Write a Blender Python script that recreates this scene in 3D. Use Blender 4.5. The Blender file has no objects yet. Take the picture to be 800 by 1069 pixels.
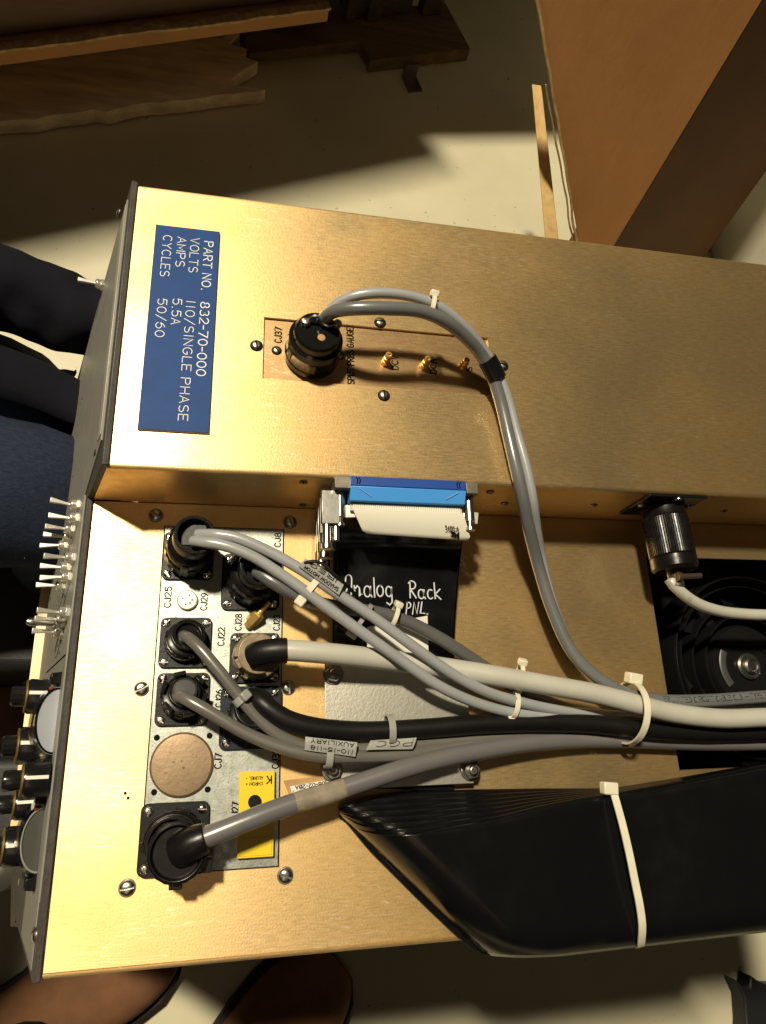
import bpy, bmesh, math, random
from mathutils import Vector, Matrix, noise as mnoise
random.seed(7)
scene = bpy.context.scene
COL = scene.collection
PI = math.pi

# ------------------------------------------------------------------ camera
DZ = 0.55                     # height of the lower deck above the floor
CAMZ = 0.466                  # camera above the deck
ROT = Matrix(((0.9785, -0.0309, 0.2039), (0.0363, -0.9474, -0.3180), (0.2030, 0.3185, -0.9259)))
F, CX, CY = 720.0, 400.0, 534.5
cam_d = bpy.data.cameras.new('camera')
cam = bpy.data.objects.new('camera', cam_d)
COL.objects.link(cam)
rx, dn, fw = Vector(ROT[0]).normalized(), None, Vector(ROT[2]).normalized()
upv = fw.cross(rx) * -1
upv = rx.cross(fw)
m3 = Matrix((rx, upv, -fw)).transposed()
cam.matrix_world = Matrix.Translation((0, 0, DZ + CAMZ)) @ m3.to_4x4()
cam_d.sensor_fit = 'VERTICAL'
cam_d.sensor_height = 36
cam_d.lens = F / 1069 * 36
cam_d.clip_start = 0.01
cam_d.clip_end = 60
scene.camera = cam

# ------------------------------------------------------------------ world, light, exposure
world = bpy.data.worlds.new('World')
scene.world = world
world.use_nodes = True
bg = world.node_tree.nodes['Background']
bg.inputs[0].default_value = (1.0, 0.86, 0.66, 1)
bg.inputs[1].default_value = 0.007
scene.view_settings.view_transform = 'Standard'
scene.view_settings.look = 'None'
scene.view_settings.exposure = 0.0
scene.view_settings.gamma = 1.0
scene.render.engine = 'CYCLES'
scene.cycles.max_bounces = 8


def ceiling_or_fill_lamp(name, loc, target, sx, sy, power, col, spread=180):
    l = bpy.data.lights.new(name, 'AREA')
    l.shape = 'RECTANGLE'
    l.size, l.size_y = sx, sy
    l.energy = power
    l.color = col
    l.spread = math.radians(spread)
    o = bpy.data.objects.new(name, l)
    COL.objects.link(o)
    o.location = loc
    o.rotation_euler = (Vector(target) - Vector(loc)).to_track_quat('-Z', 'Y').to_euler()
    return o


ceiling_or_fill_lamp('ceiling_or_fill_lamp', (-1.30, 1.72, DZ + 4.3), (0, 0.1, DZ), 0.22, 0.42, 340, (1.0, 0.885, 0.66))
ceiling_or_fill_lamp('ceiling_or_fill_lamp', (-0.25, -0.9, DZ + 3.2), (-0.1, 0.0, DZ), 0.5, 1.4, 2.5, (1.0, 0.85, 0.62))  # weak fill lamp, added; no fixture is known there


# ------------------------------------------------------------------ picture helpers (pixel of the photo -> point on a real plane)
def ray(px, py):
    a, b = (px - CX) / F, (py - CY) / F
    return rx * a - upv * b + fw


def at(px, py, z):
    d = ray(px, py)
    t = (z - CAMZ) / d.z
    p = d * t
    return Vector((p.x, p.y, z + DZ))


def at_y(px, py, y):
    d = ray(px, py)
    p = d * (y / d.y)
    return Vector((p.x, p.y, p.z + CAMZ + DZ))


def pxm(px, py, z, n):
    return (at(px + n / 2, py, z) - at(px - n / 2, py, z)).length


# ------------------------------------------------------------------ mesh builder
class MB:
    def __init__(s):
        s.v, s.f, s.m = [], [], []

    def add(s, vs, fs, mi=0):
        o = len(s.v)
        s.v += [Vector(v) for v in vs]
        s.f += [tuple(i + o for i in f) for f in fs]
        s.m += [mi] * len(fs)

    def box(s, lo, hi, M=None, mi=0):
        x0, y0, z0 = lo
        x1, y1, z1 = hi
        vs = [(x0, y0, z0), (x1, y0, z0), (x1, y1, z0), (x0, y1, z0), (x0, y0, z1), (x1, y0, z1), (x1, y1, z1), (x0, y1, z1)]
        if M:
            vs = [M @ Vector(v) for v in vs]
        s.add(vs, [(3, 2, 1, 0), (4, 5, 6, 7), (0, 1, 5, 4), (1, 2, 6, 5), (2, 3, 7, 6), (3, 0, 4, 7)], mi)

    def prism(s, top, off, mi=0):
        """closed prism from a polygon and an offset vector"""
        n = len(top)
        off = Vector(off)
        vs = [Vector(p) for p in top] + [Vector(p) + off for p in top]
        fs = [tuple(range(n)), tuple(range(2 * n - 1, n - 1, -1))]
        fs += [(i, n + i, n + (i + 1) % n, (i + 1) % n) for i in range(n)]
        s.add(vs, fs, mi)

    def lathe(s, prof, M, n=24, mi=0, knurl=None, closed=False):
        """prof [(r,z)], M maps local z axis; knurl {row: depth}"""
        vs, fs = [], []
        for j, (r, z) in enumerate(prof):
            for i in range(n):
                a = 2 * PI * i / n
                k = 1.0
                if knurl and j in knurl:
                    k = 1 + knurl[j] * (1 if i % 2 else -1)
                vs.append(M @ Vector((r * k * math.cos(a), r * k * math.sin(a), z)))
        for j in range(len(prof) - 1):
            for i in range(n):
                a, b = j * n + i, j * n + (i + 1) % n
                fs.append((a, b, b + n, a + n))
        if not closed:
            fs.append(tuple(range(n - 1, -1, -1)))
            o = (len(prof) - 1) * n
            fs.append(tuple(range(o, o + n)))
        s.add(vs, fs, mi)

    def cyl(s, p0, p1, r0, r1=None, n=18, mi=0):
        p0, p1 = Vector(p0), Vector(p1)
        s.lathe([(r0, 0), (r0 if r1 is None else r1, (p1 - p0).length)], axis(p0, p1), n, mi)

    def tube(s, path, r, n=16, mi=0, flat=1.0, up=None):
        path = [Vector(p) for p in path]
        N = len(path)
        T = [(path[min(i + 1, N - 1)] - path[max(i - 1, 0)]).normalized() for i in range(N)]
        u = (up or Vector((0, 0, 1)))
        u = Vector(u) - T[0] * Vector(u).dot(T[0])
        if u.length < 1e-4:
            u = T[0].orthogonal()
        u.normalize()
        vs, fs = [], []
        for i in range(N):
            u = u - T[i] * u.dot(T[i])
            u.normalize()
            w = T[i].cross(u)
            rr = r[i] if isinstance(r, (list, tuple)) else r
            for k in range(n):
                a = 2 * PI * k / n
                vs.append(path[i] + w * (rr * math.cos(a)) + u * (rr * flat * math.sin(a)))
        for i in range(N - 1):
            for k in range(n):
                a, b = i * n + k, i * n + (k + 1) % n
                fs.append((a, b, b + n, a + n))
        fs.append(tuple(range(n - 1, -1, -1)))
        fs.append(tuple(range((N - 1) * n, N * n)))
        s.add(vs, fs, mi)

    def strap(s, path, up_list, w, th, mi=0, closed=False):
        """flat band: rectangle section, width w along up_list, thickness th"""
        N = len(path)
        vs, fs = [], []
        for i in range(N):
            a, b = (path[(i - 1) % N], path[(i + 1) % N]) if closed else (path[max(i - 1, 0)], path[min(i + 1, N - 1)])
            t = (b - a).normalized()
            u = (up_list[i] - t * up_list[i].dot(t)).normalized()
            nn = t.cross(u)
            for (q, e) in ((-1, -1), (1, -1), (1, 1), (-1, 1)):
                vs.append(path[i] + u * (q * w / 2) + nn * (e * th / 2))
        for i in range(N if closed else N - 1):
            j = (i + 1) % N
            for k in range(4):
                fs.append((i * 4 + k, i * 4 + (k + 1) % 4, j * 4 + (k + 1) % 4, j * 4 + k))
        if not closed:
            fs += [(3, 2, 1, 0), tuple(range((N - 1) * 4, N * 4))]
        s.add(vs, fs, mi)

    def grid(s, rows, mi=0, th=None):
        """rows of points; th = thickness downwards (closed sheet)"""
        R, Cn = len(rows), len(rows[0])
        vs = [p for row in rows for p in row]
        fs = [(i * Cn + j, i * Cn + j + 1, (i + 1) * Cn + j + 1, (i + 1) * Cn + j) for i in range(R - 1) for j in range(Cn - 1)]
        if th:
            o = len(vs)
            vs = vs + [Vector(p) - Vector((0, 0, th)) for p in vs]
            fs2 = [tuple(reversed([i + o for i in f])) for f in fs]
            rim = [(i, 0) for i in range(R)] + [(R - 1, j) for j in range(1, Cn)] + [(i, Cn - 1) for i in range(R - 2, -1, -1)] + [(0, j) for j in range(Cn - 2, 0, -1)]
            ids = [i * Cn + j for i, j in rim]
            fs = fs + fs2 + [(ids[k], ids[k] + o, ids[(k + 1) % len(ids)] + o, ids[(k + 1) % len(ids)]) for k in range(len(ids))]
        s.add(vs, fs, mi)

    def build(s, name, mat, parent=None, origin=None, bev=0.0, sharp=35, fix=True, segs=2):
        me = bpy.data.meshes.new(name)
        o0 = Vector(origin) if origin is not None else (WORLD.get(parent.name, Vector()) if parent else Vector())
        me.from_pydata([tuple(v - o0) for v in s.v], [], s.f)
        mats = mat if isinstance(mat, (list, tuple)) else [mat]
        for m in mats:
            me.materials.append(m)
        for p, mi in zip(me.polygons, s.m):
            p.material_index = mi
            p.use_smooth = True
        if fix:
            bm = bmesh.new()
            bm.from_mesh(me)
            bmesh.ops.recalc_face_normals(bm, faces=bm.faces)
            bm.to_mesh(me)
            bm.free()
        me.set_sharp_from_angle(angle=math.radians(sharp))
        o = bpy.data.objects.new(name, me)
        COL.objects.link(o)
        if parent:
            o.parent = parent
            o.location = o0 - WORLD.get(parent.name, Vector())
        elif origin is not None:
            o.location = o0
        WORLD[o.name] = o0
        if bev:
            b = o.modifiers.new('bevel', 'BEVEL')
            b.width, b.segments, b.limit_method, b.angle_limit = bev, segs, 'ANGLE', math.radians(40)
            b.harden_normals = False
        return o


WORLD = {}


def axis(p0, p1):
    p0, p1 = Vector(p0), Vector(p1)
    return Matrix.Translation(p0) @ (p1 - p0).to_track_quat('Z', 'Y').to_matrix().to_4x4()


def thing(name, label, cat, loc, group=None):
    o = bpy.data.objects.new(name, None)
    COL.objects.link(o)
    o.empty_display_size = 0.02
    o.location = loc
    o['label'], o['category'] = label, cat
    if group:
        o['group'] = group
    WORLD[o.name] = Vector(loc)
    return o


def tag(o, label, cat, group=None):
    o['label'], o['category'] = label, cat
    if group:
        o['group'] = group
    return o


def spline(pts, step=0.004):
    """Catmull-Rom through pts (Vectors), resampled"""
    P = [2 * pts[0] - pts[1]] + list(pts) + [2 * pts[-1] - pts[-2]]
    out = []
    for i in range(1, len(P) - 2):
        a, b, c, d = P[i - 1], P[i], P[i + 1], P[i + 2]
        n = max(2, int((c - b).length / step))
        t0, t1 = 0, max(1e-5, (b - a).length ** .5)
        t2 = t1 + max(1e-5, (c - b).length ** .5)
        t3 = t2 + max(1e-5, (d - c).length ** .5)
        for k in range(n):
            t = t1 + (t2 - t1) * k / n
            A1 = a * ((t1 - t) / (t1 - t0)) + b * ((t - t0) / (t1 - t0))
            A2 = b * ((t2 - t) / (t2 - t1)) + c * ((t - t1) / (t2 - t1))
            A3 = c * ((t3 - t) / (t3 - t2)) + d * ((t - t2) / (t3 - t2))
            B1 = A1 * ((t2 - t) / (t2 - t0)) + A2 * ((t - t0) / (t2 - t0))
            B2 = A2 * ((t3 - t) / (t3 - t1)) + A3 * ((t - t1) / (t3 - t1))
            out.append(B1 * ((t2 - t) / (t2 - t1)) + B2 * ((t - t1) / (t2 - t1)))
    out.append(pts[-1])
    return out


def pts3(l):
    return [at(*p) for p in l]


# ------------------------------------------------------------------ materials
def mat(name, col, rough=0.5, metal=0.0, bump=0.0, bscale=200.0, var=0.0, vscale=20.0, stretch=(1, 1, 1), rvar=0.0,
        col2=None, coat=0.0, spec=0.5, aniso=0.0, detail=4.0, emit=None, speck=None):
    m = bpy.data.materials.new(name)
    m.use_nodes = True
    nt = m.node_tree
    b = nt.nodes['Principled BSDF']
    b.inputs['Base Color'].default_value = (*col, 1)
    b.inputs['Roughness'].default_value = rough
    b.inputs['Metallic'].default_value = metal
    b.inputs['Specular IOR Level'].default_value = spec
    b.inputs['Coat Weight'].default_value = coat
    if 'Anisotropic' in b.inputs:
        b.inputs['Anisotropic'].default_value = aniso
    tc = nt.nodes.new('ShaderNodeTexCoord')
    mp = nt.nodes.new('ShaderNodeMapping')
    mp.inputs['Scale'].default_value = stretch
    nt.links.new(tc.outputs['Object'], mp.inputs[0])

    def nz(scale, det=detail):
        n = nt.nodes.new('ShaderNodeTexNoise')
        n.inputs['Scale'].default_value = scale
        n.inputs['Detail'].default_value = det
        n.inputs['Roughness'].default_value = 0.6
        nt.links.new(mp.outputs[0], n.inputs['Vector'])
        return n
    last = None
    if var or col2:
        n = nz(vscale)
        mr = nt.nodes.new('ShaderNodeMapRange')
        mr.inputs[1].default_value, mr.inputs[2].default_value = 0.3, 0.7
        nt.links.new(n.outputs[0], mr.inputs[0])
        mx = nt.nodes.new('ShaderNodeMix')
        mx.data_type = 'RGBA'
        c2 = col2 or tuple(c * (1 - var) for c in col)
        c1 = col if col2 else tuple(min(1, c * (1 + var)) for c in col)
        mx.inputs[6].default_value = (*c1, 1)
        mx.inputs[7].default_value = (*c2, 1)
        nt.links.new(mr.outputs[0], mx.inputs[0])
        nt.links.new(mx.outputs[2], b.inputs['Base Color'])
        last = mx.outputs[2]
    if speck:
        sc, thr, scol = speck
        n = nz(sc, 2)
        gt = nt.nodes.new('ShaderNodeMapRange')
        gt.inputs[1].default_value, gt.inputs[2].default_value = thr, thr + 0.03
        nt.links.new(n.outputs[0], gt.inputs[0])
        mx = nt.nodes.new('ShaderNodeMix')
        mx.data_type = 'RGBA'
        if last:
            nt.links.new(last, mx.inputs[6])
        else:
            mx.inputs[6].default_value = (*col, 1)
        mx.inputs[7].default_value = (*scol, 1)
        nt.links.new(gt.outputs[0], mx.inputs[0])
        nt.links.new(mx.outputs[2], b.inputs['Base Color'])
        last = mx.outputs[2]
    if rvar:
        n = nz(vscale * 1.7 + 3)
        mr = nt.nodes.new('ShaderNodeMapRange')
        mr.inputs[1].default_value, mr.inputs[2].default_value = 0.3, 0.7
        mr.inputs[3].default_value, mr.inputs[4].default_value = rough - rvar, rough + rvar
        nt.links.new(n.outputs[0], mr.inputs[0])
        nt.links.new(mr.outputs[0], b.inputs['Roughness'])
    if bump:
        n = nz(bscale)
        bp = nt.nodes.new('ShaderNodeBump')
        bp.inputs['Strength'].default_value = bump
        bp.inputs['Distance'].default_value = 0.001
        nt.links.new(n.outputs[0], bp.inputs['Height'])
        nt.links.new(bp.outputs[0], b.inputs['Normal'])
    if emit:
        b.inputs['Emission Color'].default_value = (*emit[0], 1)
        b.inputs['Emission Strength'].default_value = emit[1]
    return m


def gold_metal(name, col, rough):
    """chromated aluminium: brushed grain along x, blotches, fine random scratches"""
    m = bpy.data.materials.new(name)
    m.use_nodes = True
    nt = m.node_tree
    L = nt.links.new
    b = nt.nodes['Principled BSDF']
    b.inputs['Metallic'].default_value = 0.91
    tc = nt.nodes.new('ShaderNodeTexCoord')

    def noise(scale, st=(1, 1, 1), det=5, rot=0.0, dist=0.0):
        mp = nt.nodes.new('ShaderNodeMapping')
        mp.inputs['Scale'].default_value = st
        mp.inputs['Rotation'].default_value = (0, 0, rot)
        L(tc.outputs['Object'], mp.inputs[0])
        n = nt.nodes.new('ShaderNodeTexNoise')
        n.inputs['Scale'].default_value = scale
        n.inputs['Detail'].default_value = det
        n.inputs['Distortion'].default_value = dist
        L(mp.outputs[0], n.inputs['Vector'])
        return n.outputs[0]

    def rng(s, a, bb, c, d):
        r = nt.nodes.new('ShaderNodeMapRange')
        for i, v in enumerate((a, bb, c, d)):
            r.inputs[i + 1].default_value = v
        L(s, r.inputs[0])
        return r.outputs[0]

    def mixc(f, a, bcol):
        x = nt.nodes.new('ShaderNodeMix')
        x.data_type = 'RGBA'
        L(f, x.inputs[0])
        for i, c in ((6, a), (7, bcol)):
            if isinstance(c, tuple):
                x.inputs[i].default_value = (*c, 1)
            else:
                L(c, x.inputs[i])
        return x.outputs[2]

    def mul(a, bb):
        x = nt.nodes.new('ShaderNodeMath')
        x.operation = 'MULTIPLY'
        for i, v in enumerate((a, bb)):
            if isinstance(v, float):
                x.inputs[i].default_value = v
            else:
                L(v, x.inputs[i])
        return x.outputs[0]

    def mx2(a, bb, op='MAXIMUM'):
        x = nt.nodes.new('ShaderNodeMath')
        x.operation = op
        L(a, x.inputs[0])
        L(bb, x.inputs[1])
        return x.outputs[0]
    grain = noise(130, (1, 7, 1), 6)
    blotch = noise(9, (1, 1, 1), 6)
    fine = noise(900, (1, 1, 1), 2)
    # scratches: thin lines where a stretched noise crosses a level, gated by a broad noise
    scr = None
    for rot, sc, gate in ((0.35, 26, 31), (-0.9, 30, 17), (1.25, 22, 23), (1.62, 24, 41)):
        ln = noise(sc, (1.1, 14, 1), 1, rot, 0.15)
        dline = nt.nodes.new('ShaderNodeMath')
        dline.operation = 'COMPARE'
        L(ln, dline.inputs[0])
        dline.inputs[1].default_value = 0.60
        dline.inputs[2].default_value = 0.007
        g = rng(noise(gate * 0.55, (1, 1, 1), 2, rot), 0.55, 0.62, 0, 1)
        one = mul(dline.outputs[0], g)
        scr = one if scr is None else mx2(scr, one)
    c = mixc(rng(blotch, 0.3, 0.7, 0, 1), tuple(min(1, k * 1.05) for k in col), (col[0] * 0.82, col[1] * 0.75, col[2] * 0.60))
    c = mixc(rng(grain, 0.3, 0.72, 0, 0.16), c, (col[0] * 0.72, col[1] * 0.66, col[2] * 0.55))
    c = mixc(rng(fine, 0.55, 0.72, 0, 0.40), c, (col[0] * 0.6, col[1] * 0.55, col[2] * 0.45))
    c = mixc(mul(scr, 0.5), c, (0.95, 0.85, 0.62))
    L(c, b.inputs['Base Color'])
    b.inputs['Anisotropic'].default_value = 0.55
    cx = nt.nodes.new('ShaderNodeCombineXYZ')
    cx.inputs[1].default_value, cx.inputs[2].default_value = 1.0, 0.12
    L(cx.outputs[0], b.inputs['Tangent'])
    r0 = rng(blotch, 0.3, 0.7, rough - 0.09, rough + 0.09)
    r1 = mx2(r0, rng(grain, 0.3, 0.7, -0.05, 0.05), 'ADD')
    L(r1, b.inputs['Roughness'])
    hgt = mx2(mul(grain, 0.3), mul(fine, 0.8), 'ADD')
    bp = nt.nodes.new('ShaderNodeBump')
    bp.inputs['Strength'].default_value = 0.10
    bp.inputs['Distance'].default_value = 0.0006
    L(hgt, bp.inputs['Height'])
    L(bp.outputs[0], b.inputs['Normal'])
    return m


GOLD = gold_metal('gold_chromate_aluminium', (0.88, 0.645, 0.330), 0.46)
GOLD_DULL = gold_metal('gauge_plate_metal', (0.60, 0.41, 0.22), 0.50)
ZINC = mat('grey_zinc_plate', (0.37, 0.385, 0.345), 0.44, 0.8, bump=0.08, bscale=700, var=0.16, vscale=160, rvar=0.10, speck=(420, 0.66, (0.20, 0.21, 0.185)))
ALU = mat('pebbled_aluminium', (0.55, 0.53, 0.46), 0.40, 0.9, bump=0.12, bscale=520, var=0.08, vscale=40)
LEVER = mat('brushed_lever_metal', (0.62, 0.60, 0.53), 0.42, 0.7, bump=0.05, bscale=300, var=0.15, vscale=120)
GILT = mat('dull_gilt', (0.35, 0.23, 0.08), 0.45, 0.8)
STEEL = mat('steel', (0.62, 0.60, 0.55), 0.28, 1.0, bump=0.05, bscale=300, var=0.15, vscale=120)
DSTEEL = mat('tarnished_steel', (0.30, 0.28, 0.25), 0.36, 1.0, var=0.2, vscale=150)
CHROME = mat('polished_metal', (0.80, 0.78, 0.72), 0.16, 1.0)
BRASS = mat('gold_plating', (0.90, 0.60, 0.20), 0.34, 0.75)
TRIM = mat('charcoal_panel_edge', (0.055, 0.050, 0.045), 0.55, 0.0, bump=0.3, bscale=500, var=0.25, vscale=150)
PANEL = mat('grey_panel_paint', (0.27, 0.26, 0.225), 0.45, 0.2, bump=0.08, bscale=500, var=0.10, vscale=60)
PANEL_LIGHT = mat('pale_panel_strip', (0.46, 0.44, 0.36), 0.4, 0.3, var=0.08, vscale=60)
BLUE = mat('blue_engraved_plastic', (0.006, 0.048, 0.195), 0.60, 0, spec=0.25, bump=0.05, bscale=400, var=0.10, vscale=70)
WHITE = mat('white_engraving', (0.80, 0.78, 0.70), 0.5)
INK = mat('black_print', (0.006, 0.006, 0.006), 0.8, spec=0.1)
BLACK = mat('black_phenolic', (0.007, 0.0065, 0.0065), 0.30, 0, bump=0.08, bscale=350, spec=0.3, rvar=0.08, vscale=90)
BLACK_GLOSS = mat('glossy_black_plastic', (0.008, 0.008, 0.008), 0.13, 0, bump=0.03, bscale=200)
BLACK_FLANGE = mat('black_anodised_flange', (0.008, 0.008, 0.009), 0.40, 0.0, spec=0.25, bump=0.15, bscale=500, var=0.3, vscale=120)
NAVY_FLANGE = mat('blue_black_flange', (0.007, 0.011, 0.026), 0.35, 0.0, spec=0.3, bump=0.1, bscale=400)
BROWN_PLUG = mat('olive_brown_plug_shell', (0.26, 0.20, 0.13), 0.40, 0.5, bump=0.15, bscale=300, var=0.25, vscale=120)
PALE = mat('off_white_cable_jacket', (0.47, 0.46, 0.40), 0.34, 0, spec=0.95, bump=0.04, bscale=250, var=0.06, vscale=50, speck=(55, 0.70, (0.38, 0.36, 0.30)))
GREY_LIGHT = mat('light_grey_cable_jacket', (0.31, 0.32, 0.33), 0.30, 0, spec=0.95, bump=0.05, bscale=260, var=0.07, vscale=45)
GREY = mat('mid_grey_cable_jacket', (0.135, 0.14, 0.14), 0.28, 0, spec=0.95, bump=0.05, bscale=260, var=0.08, vscale=45)
GREY_DARK = mat('dark_grey_cable_jacket', (0.10, 0.10, 0.10), 0.30, 0, spec=0.95, bump=0.05, bscale=260, var=0.08, vscale=45)
GREY_WARM = mat('warm_grey_cable_jacket', (0.125, 0.117, 0.105), 0.28, 0, spec=0.95, bump=0.05, bscale=260, var=0.08, vscale=45)
GREY_VIOLET = mat('thick_grey_cable_jacket', (0.135, 0.128, 0.13), 0.30, 0, spec=0.95, bump=0.05, bscale=260, var=0.06, vscale=45)
AGED_TAPE = mat('yellowed_clear_tape', (0.25, 0.215, 0.165), 0.25, 0, bump=0.2, bscale=120, var=0.25, vscale=90, speck=(60, 0.66, (0.36, 0.26, 0.10)))
RUBBER = mat('black_cable_jacket', (0.006, 0.0055, 0.0055), 0.42, 0, spec=0.3, bump=0.10, bscale=300, var=0.2, vscale=60)
RIBBON = mat('black_ribbon_jacket', (0.005, 0.005, 0.0055), 0.20, 0, bump=0.05, bscale=90, spec=0.45, rvar=0.07, vscale=35)
TAPE = mat('black_vinyl_tape', (0.007, 0.007, 0.0075), 0.3, 0, spec=0.3, bump=0.1, bscale=250)
NYLON = mat('cream_nylon', (0.68, 0.64, 0.50), 0.38, 0, bump=0.04, bscale=300, var=0.06, vscale=100)
NYLON_GREY = mat('cloudy_nylon', (0.30, 0.30, 0.275), 0.38, 0, bump=0.05, bscale=300, var=0.12, vscale=100)
BLUE_DARK = mat('dark_blue_connector', (0.012, 0.060, 0.30), 0.35)
BLUE_LIGHT = mat('bright_blue_connector', (0.07, 0.34, 0.86), 0.38)
CREAM = mat('cream_pull_tab', (0.74, 0.71, 0.60), 0.42, bump=0.03, bscale=300)
YELLOW = mat('yellow_thermocouple_plastic', (0.80, 0.56, 0.015), 0.38, bump=0.04, bscale=300)
BROWN_CAP = mat('tarnished_bronze_cap', (0.27, 0.19, 0.115), 0.44, 0.6, bump=0.10, bscale=400, var=0.16, vscale=60, speck=(380, 0.67, (0.14, 0.095, 0.06)))
PAPER = mat('white_paper_label', (0.72, 0.70, 0.63), 0.7)
KRAFT = mat('kraft_paper_tag', (0.42, 0.25, 0.10), 0.7, var=0.15, vscale=60)
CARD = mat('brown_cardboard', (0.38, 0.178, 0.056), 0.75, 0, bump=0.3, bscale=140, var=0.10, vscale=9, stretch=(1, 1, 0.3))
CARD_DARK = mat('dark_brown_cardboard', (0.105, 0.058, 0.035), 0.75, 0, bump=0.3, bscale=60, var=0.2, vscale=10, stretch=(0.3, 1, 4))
CARD_EDGE = mat('cardboard_cut_edge', (0.40, 0.27, 0.12), 0.8, 0, bump=0.5, bscale=120, var=0.35, vscale=80)
WOOD = mat('aged_pallet_wood', (0.15, 0.095, 0.05), 0.75, 0, bump=0.4, bscale=40, var=0.35, vscale=22, stretch=(0.25, 3, 3))
WOOD_PALE = mat('pale_splintered_wood', (0.76, 0.64, 0.43), 0.8, 0, bump=0.6, bscale=50, var=0.3, vscale=16, stretch=(0.5, 3, 3))
WOOD_DARK = mat('dark_pallet_wood', (0.045, 0.030, 0.022), 0.8, 0, bump=0.4, bscale=40, var=0.4, vscale=22, stretch=(0.25, 3, 3))
BATTEN = mat('yellow_pine', (0.60, 0.40, 0.16), 0.6, 0, bump=0.2, bscale=40, var=0.2, vscale=20, stretch=(3, 3, 0.3))
FLOOR = mat('cream_floor_vinyl', (0.60, 0.56, 0.395), 0.42, 0, bump=0.05, bscale=60, var=0.08, vscale=5, rvar=.1, speck=(75, 0.70, (0.33, 0.30, 0.22)))
NAVY = mat('navy_sleeve_cloth', (0.005, 0.0055, 0.010), 0.9, 0, bump=0.6, bscale=60, var=0.3, vscale=14, spec=0.2)
DENIM = mat('blue_denim', (0.017, 0.025, 0.048), 0.85, 0, bump=0.6, bscale=240, var=0.35, vscale=110, stretch=(0.5, 4, 4), spec=0.2)
LEATHER = mat('brown_leather', (0.20, 0.095, 0.045), 0.80, 0, spec=0.25, bump=0.25, bscale=90, var=0.3, vscale=14)
SOLE = mat('black_rubber_sole', (0.012, 0.010, 0.009), 0.7)
SKIN = mat('skin', (0.50, 0.27, 0.18), 0.5, 0, bump=0.1, bscale=200)
HAIR = mat('brown_hair', (0.05, 0.03, 0.02), 0.6)
CART = mat('dark_cart_steel', (0.03, 0.03, 0.032), 0.5, 0.3, bump=0.1, bscale=200)
CASE = mat('matt_black', (0.010, 0.010, 0.011), 0.55, 0, bump=0.3, bscale=300)
KNOB = mat('black_knob_plastic', (0.010, 0.010, 0.010), 0.2, 0)
METER_FACE = mat('meter_scale_glare_white', (0.86, 0.88, 0.92), 0.25, 0, coat=0.5)  # window glare is put into the bright white of this face
METER_GREY = mat('meter_scale_grey', (0.20, 0.20, 0.17), 0.3, 0)
RED = mat('red_mark', (0.65, 0.10, 0.05), 0.5)


def glass(name):
    m = bpy.data.materials.new(name)
    m.use_nodes = True
    nt = m.node_tree
    nt.nodes.remove(nt.nodes['Principled BSDF'])
    out = nt.nodes['Material Output']
    t = nt.nodes.new('ShaderNodeBsdfTransparent')
    t.inputs[0].default_value = (0.93, 0.95, 0.97, 1)
    g = nt.nodes.new('ShaderNodeBsdfGlossy')
    g.inputs['Roughness'].default_value = 0.08
    fr = nt.nodes.new('ShaderNodeFresnel')
    fr.inputs[0].default_value = 1.6
    mx = nt.nodes.new('ShaderNodeMixShader')
    nt.links.new(fr.outputs[0], mx.inputs[0])
    nt.links.new(t.outputs[0], mx.inputs[1])
    nt.links.new(g.outputs[0], mx.inputs[2])
    nt.links.new(mx.outputs[0], out.inputs[0])
    return m


CLEAR = glass('clear_acrylic')


# ------------------------------------------------------------------ single-stroke lettering
def arc(cx, cy, rx_, ry, a0, a1, n=9):
    return [(cx + rx_ * math.cos(math.radians(a0 + (a1 - a0) * i / n)), cy + ry * math.sin(math.radians(a0 + (a1 - a0) * i / n))) for i in range(n + 1)]


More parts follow.
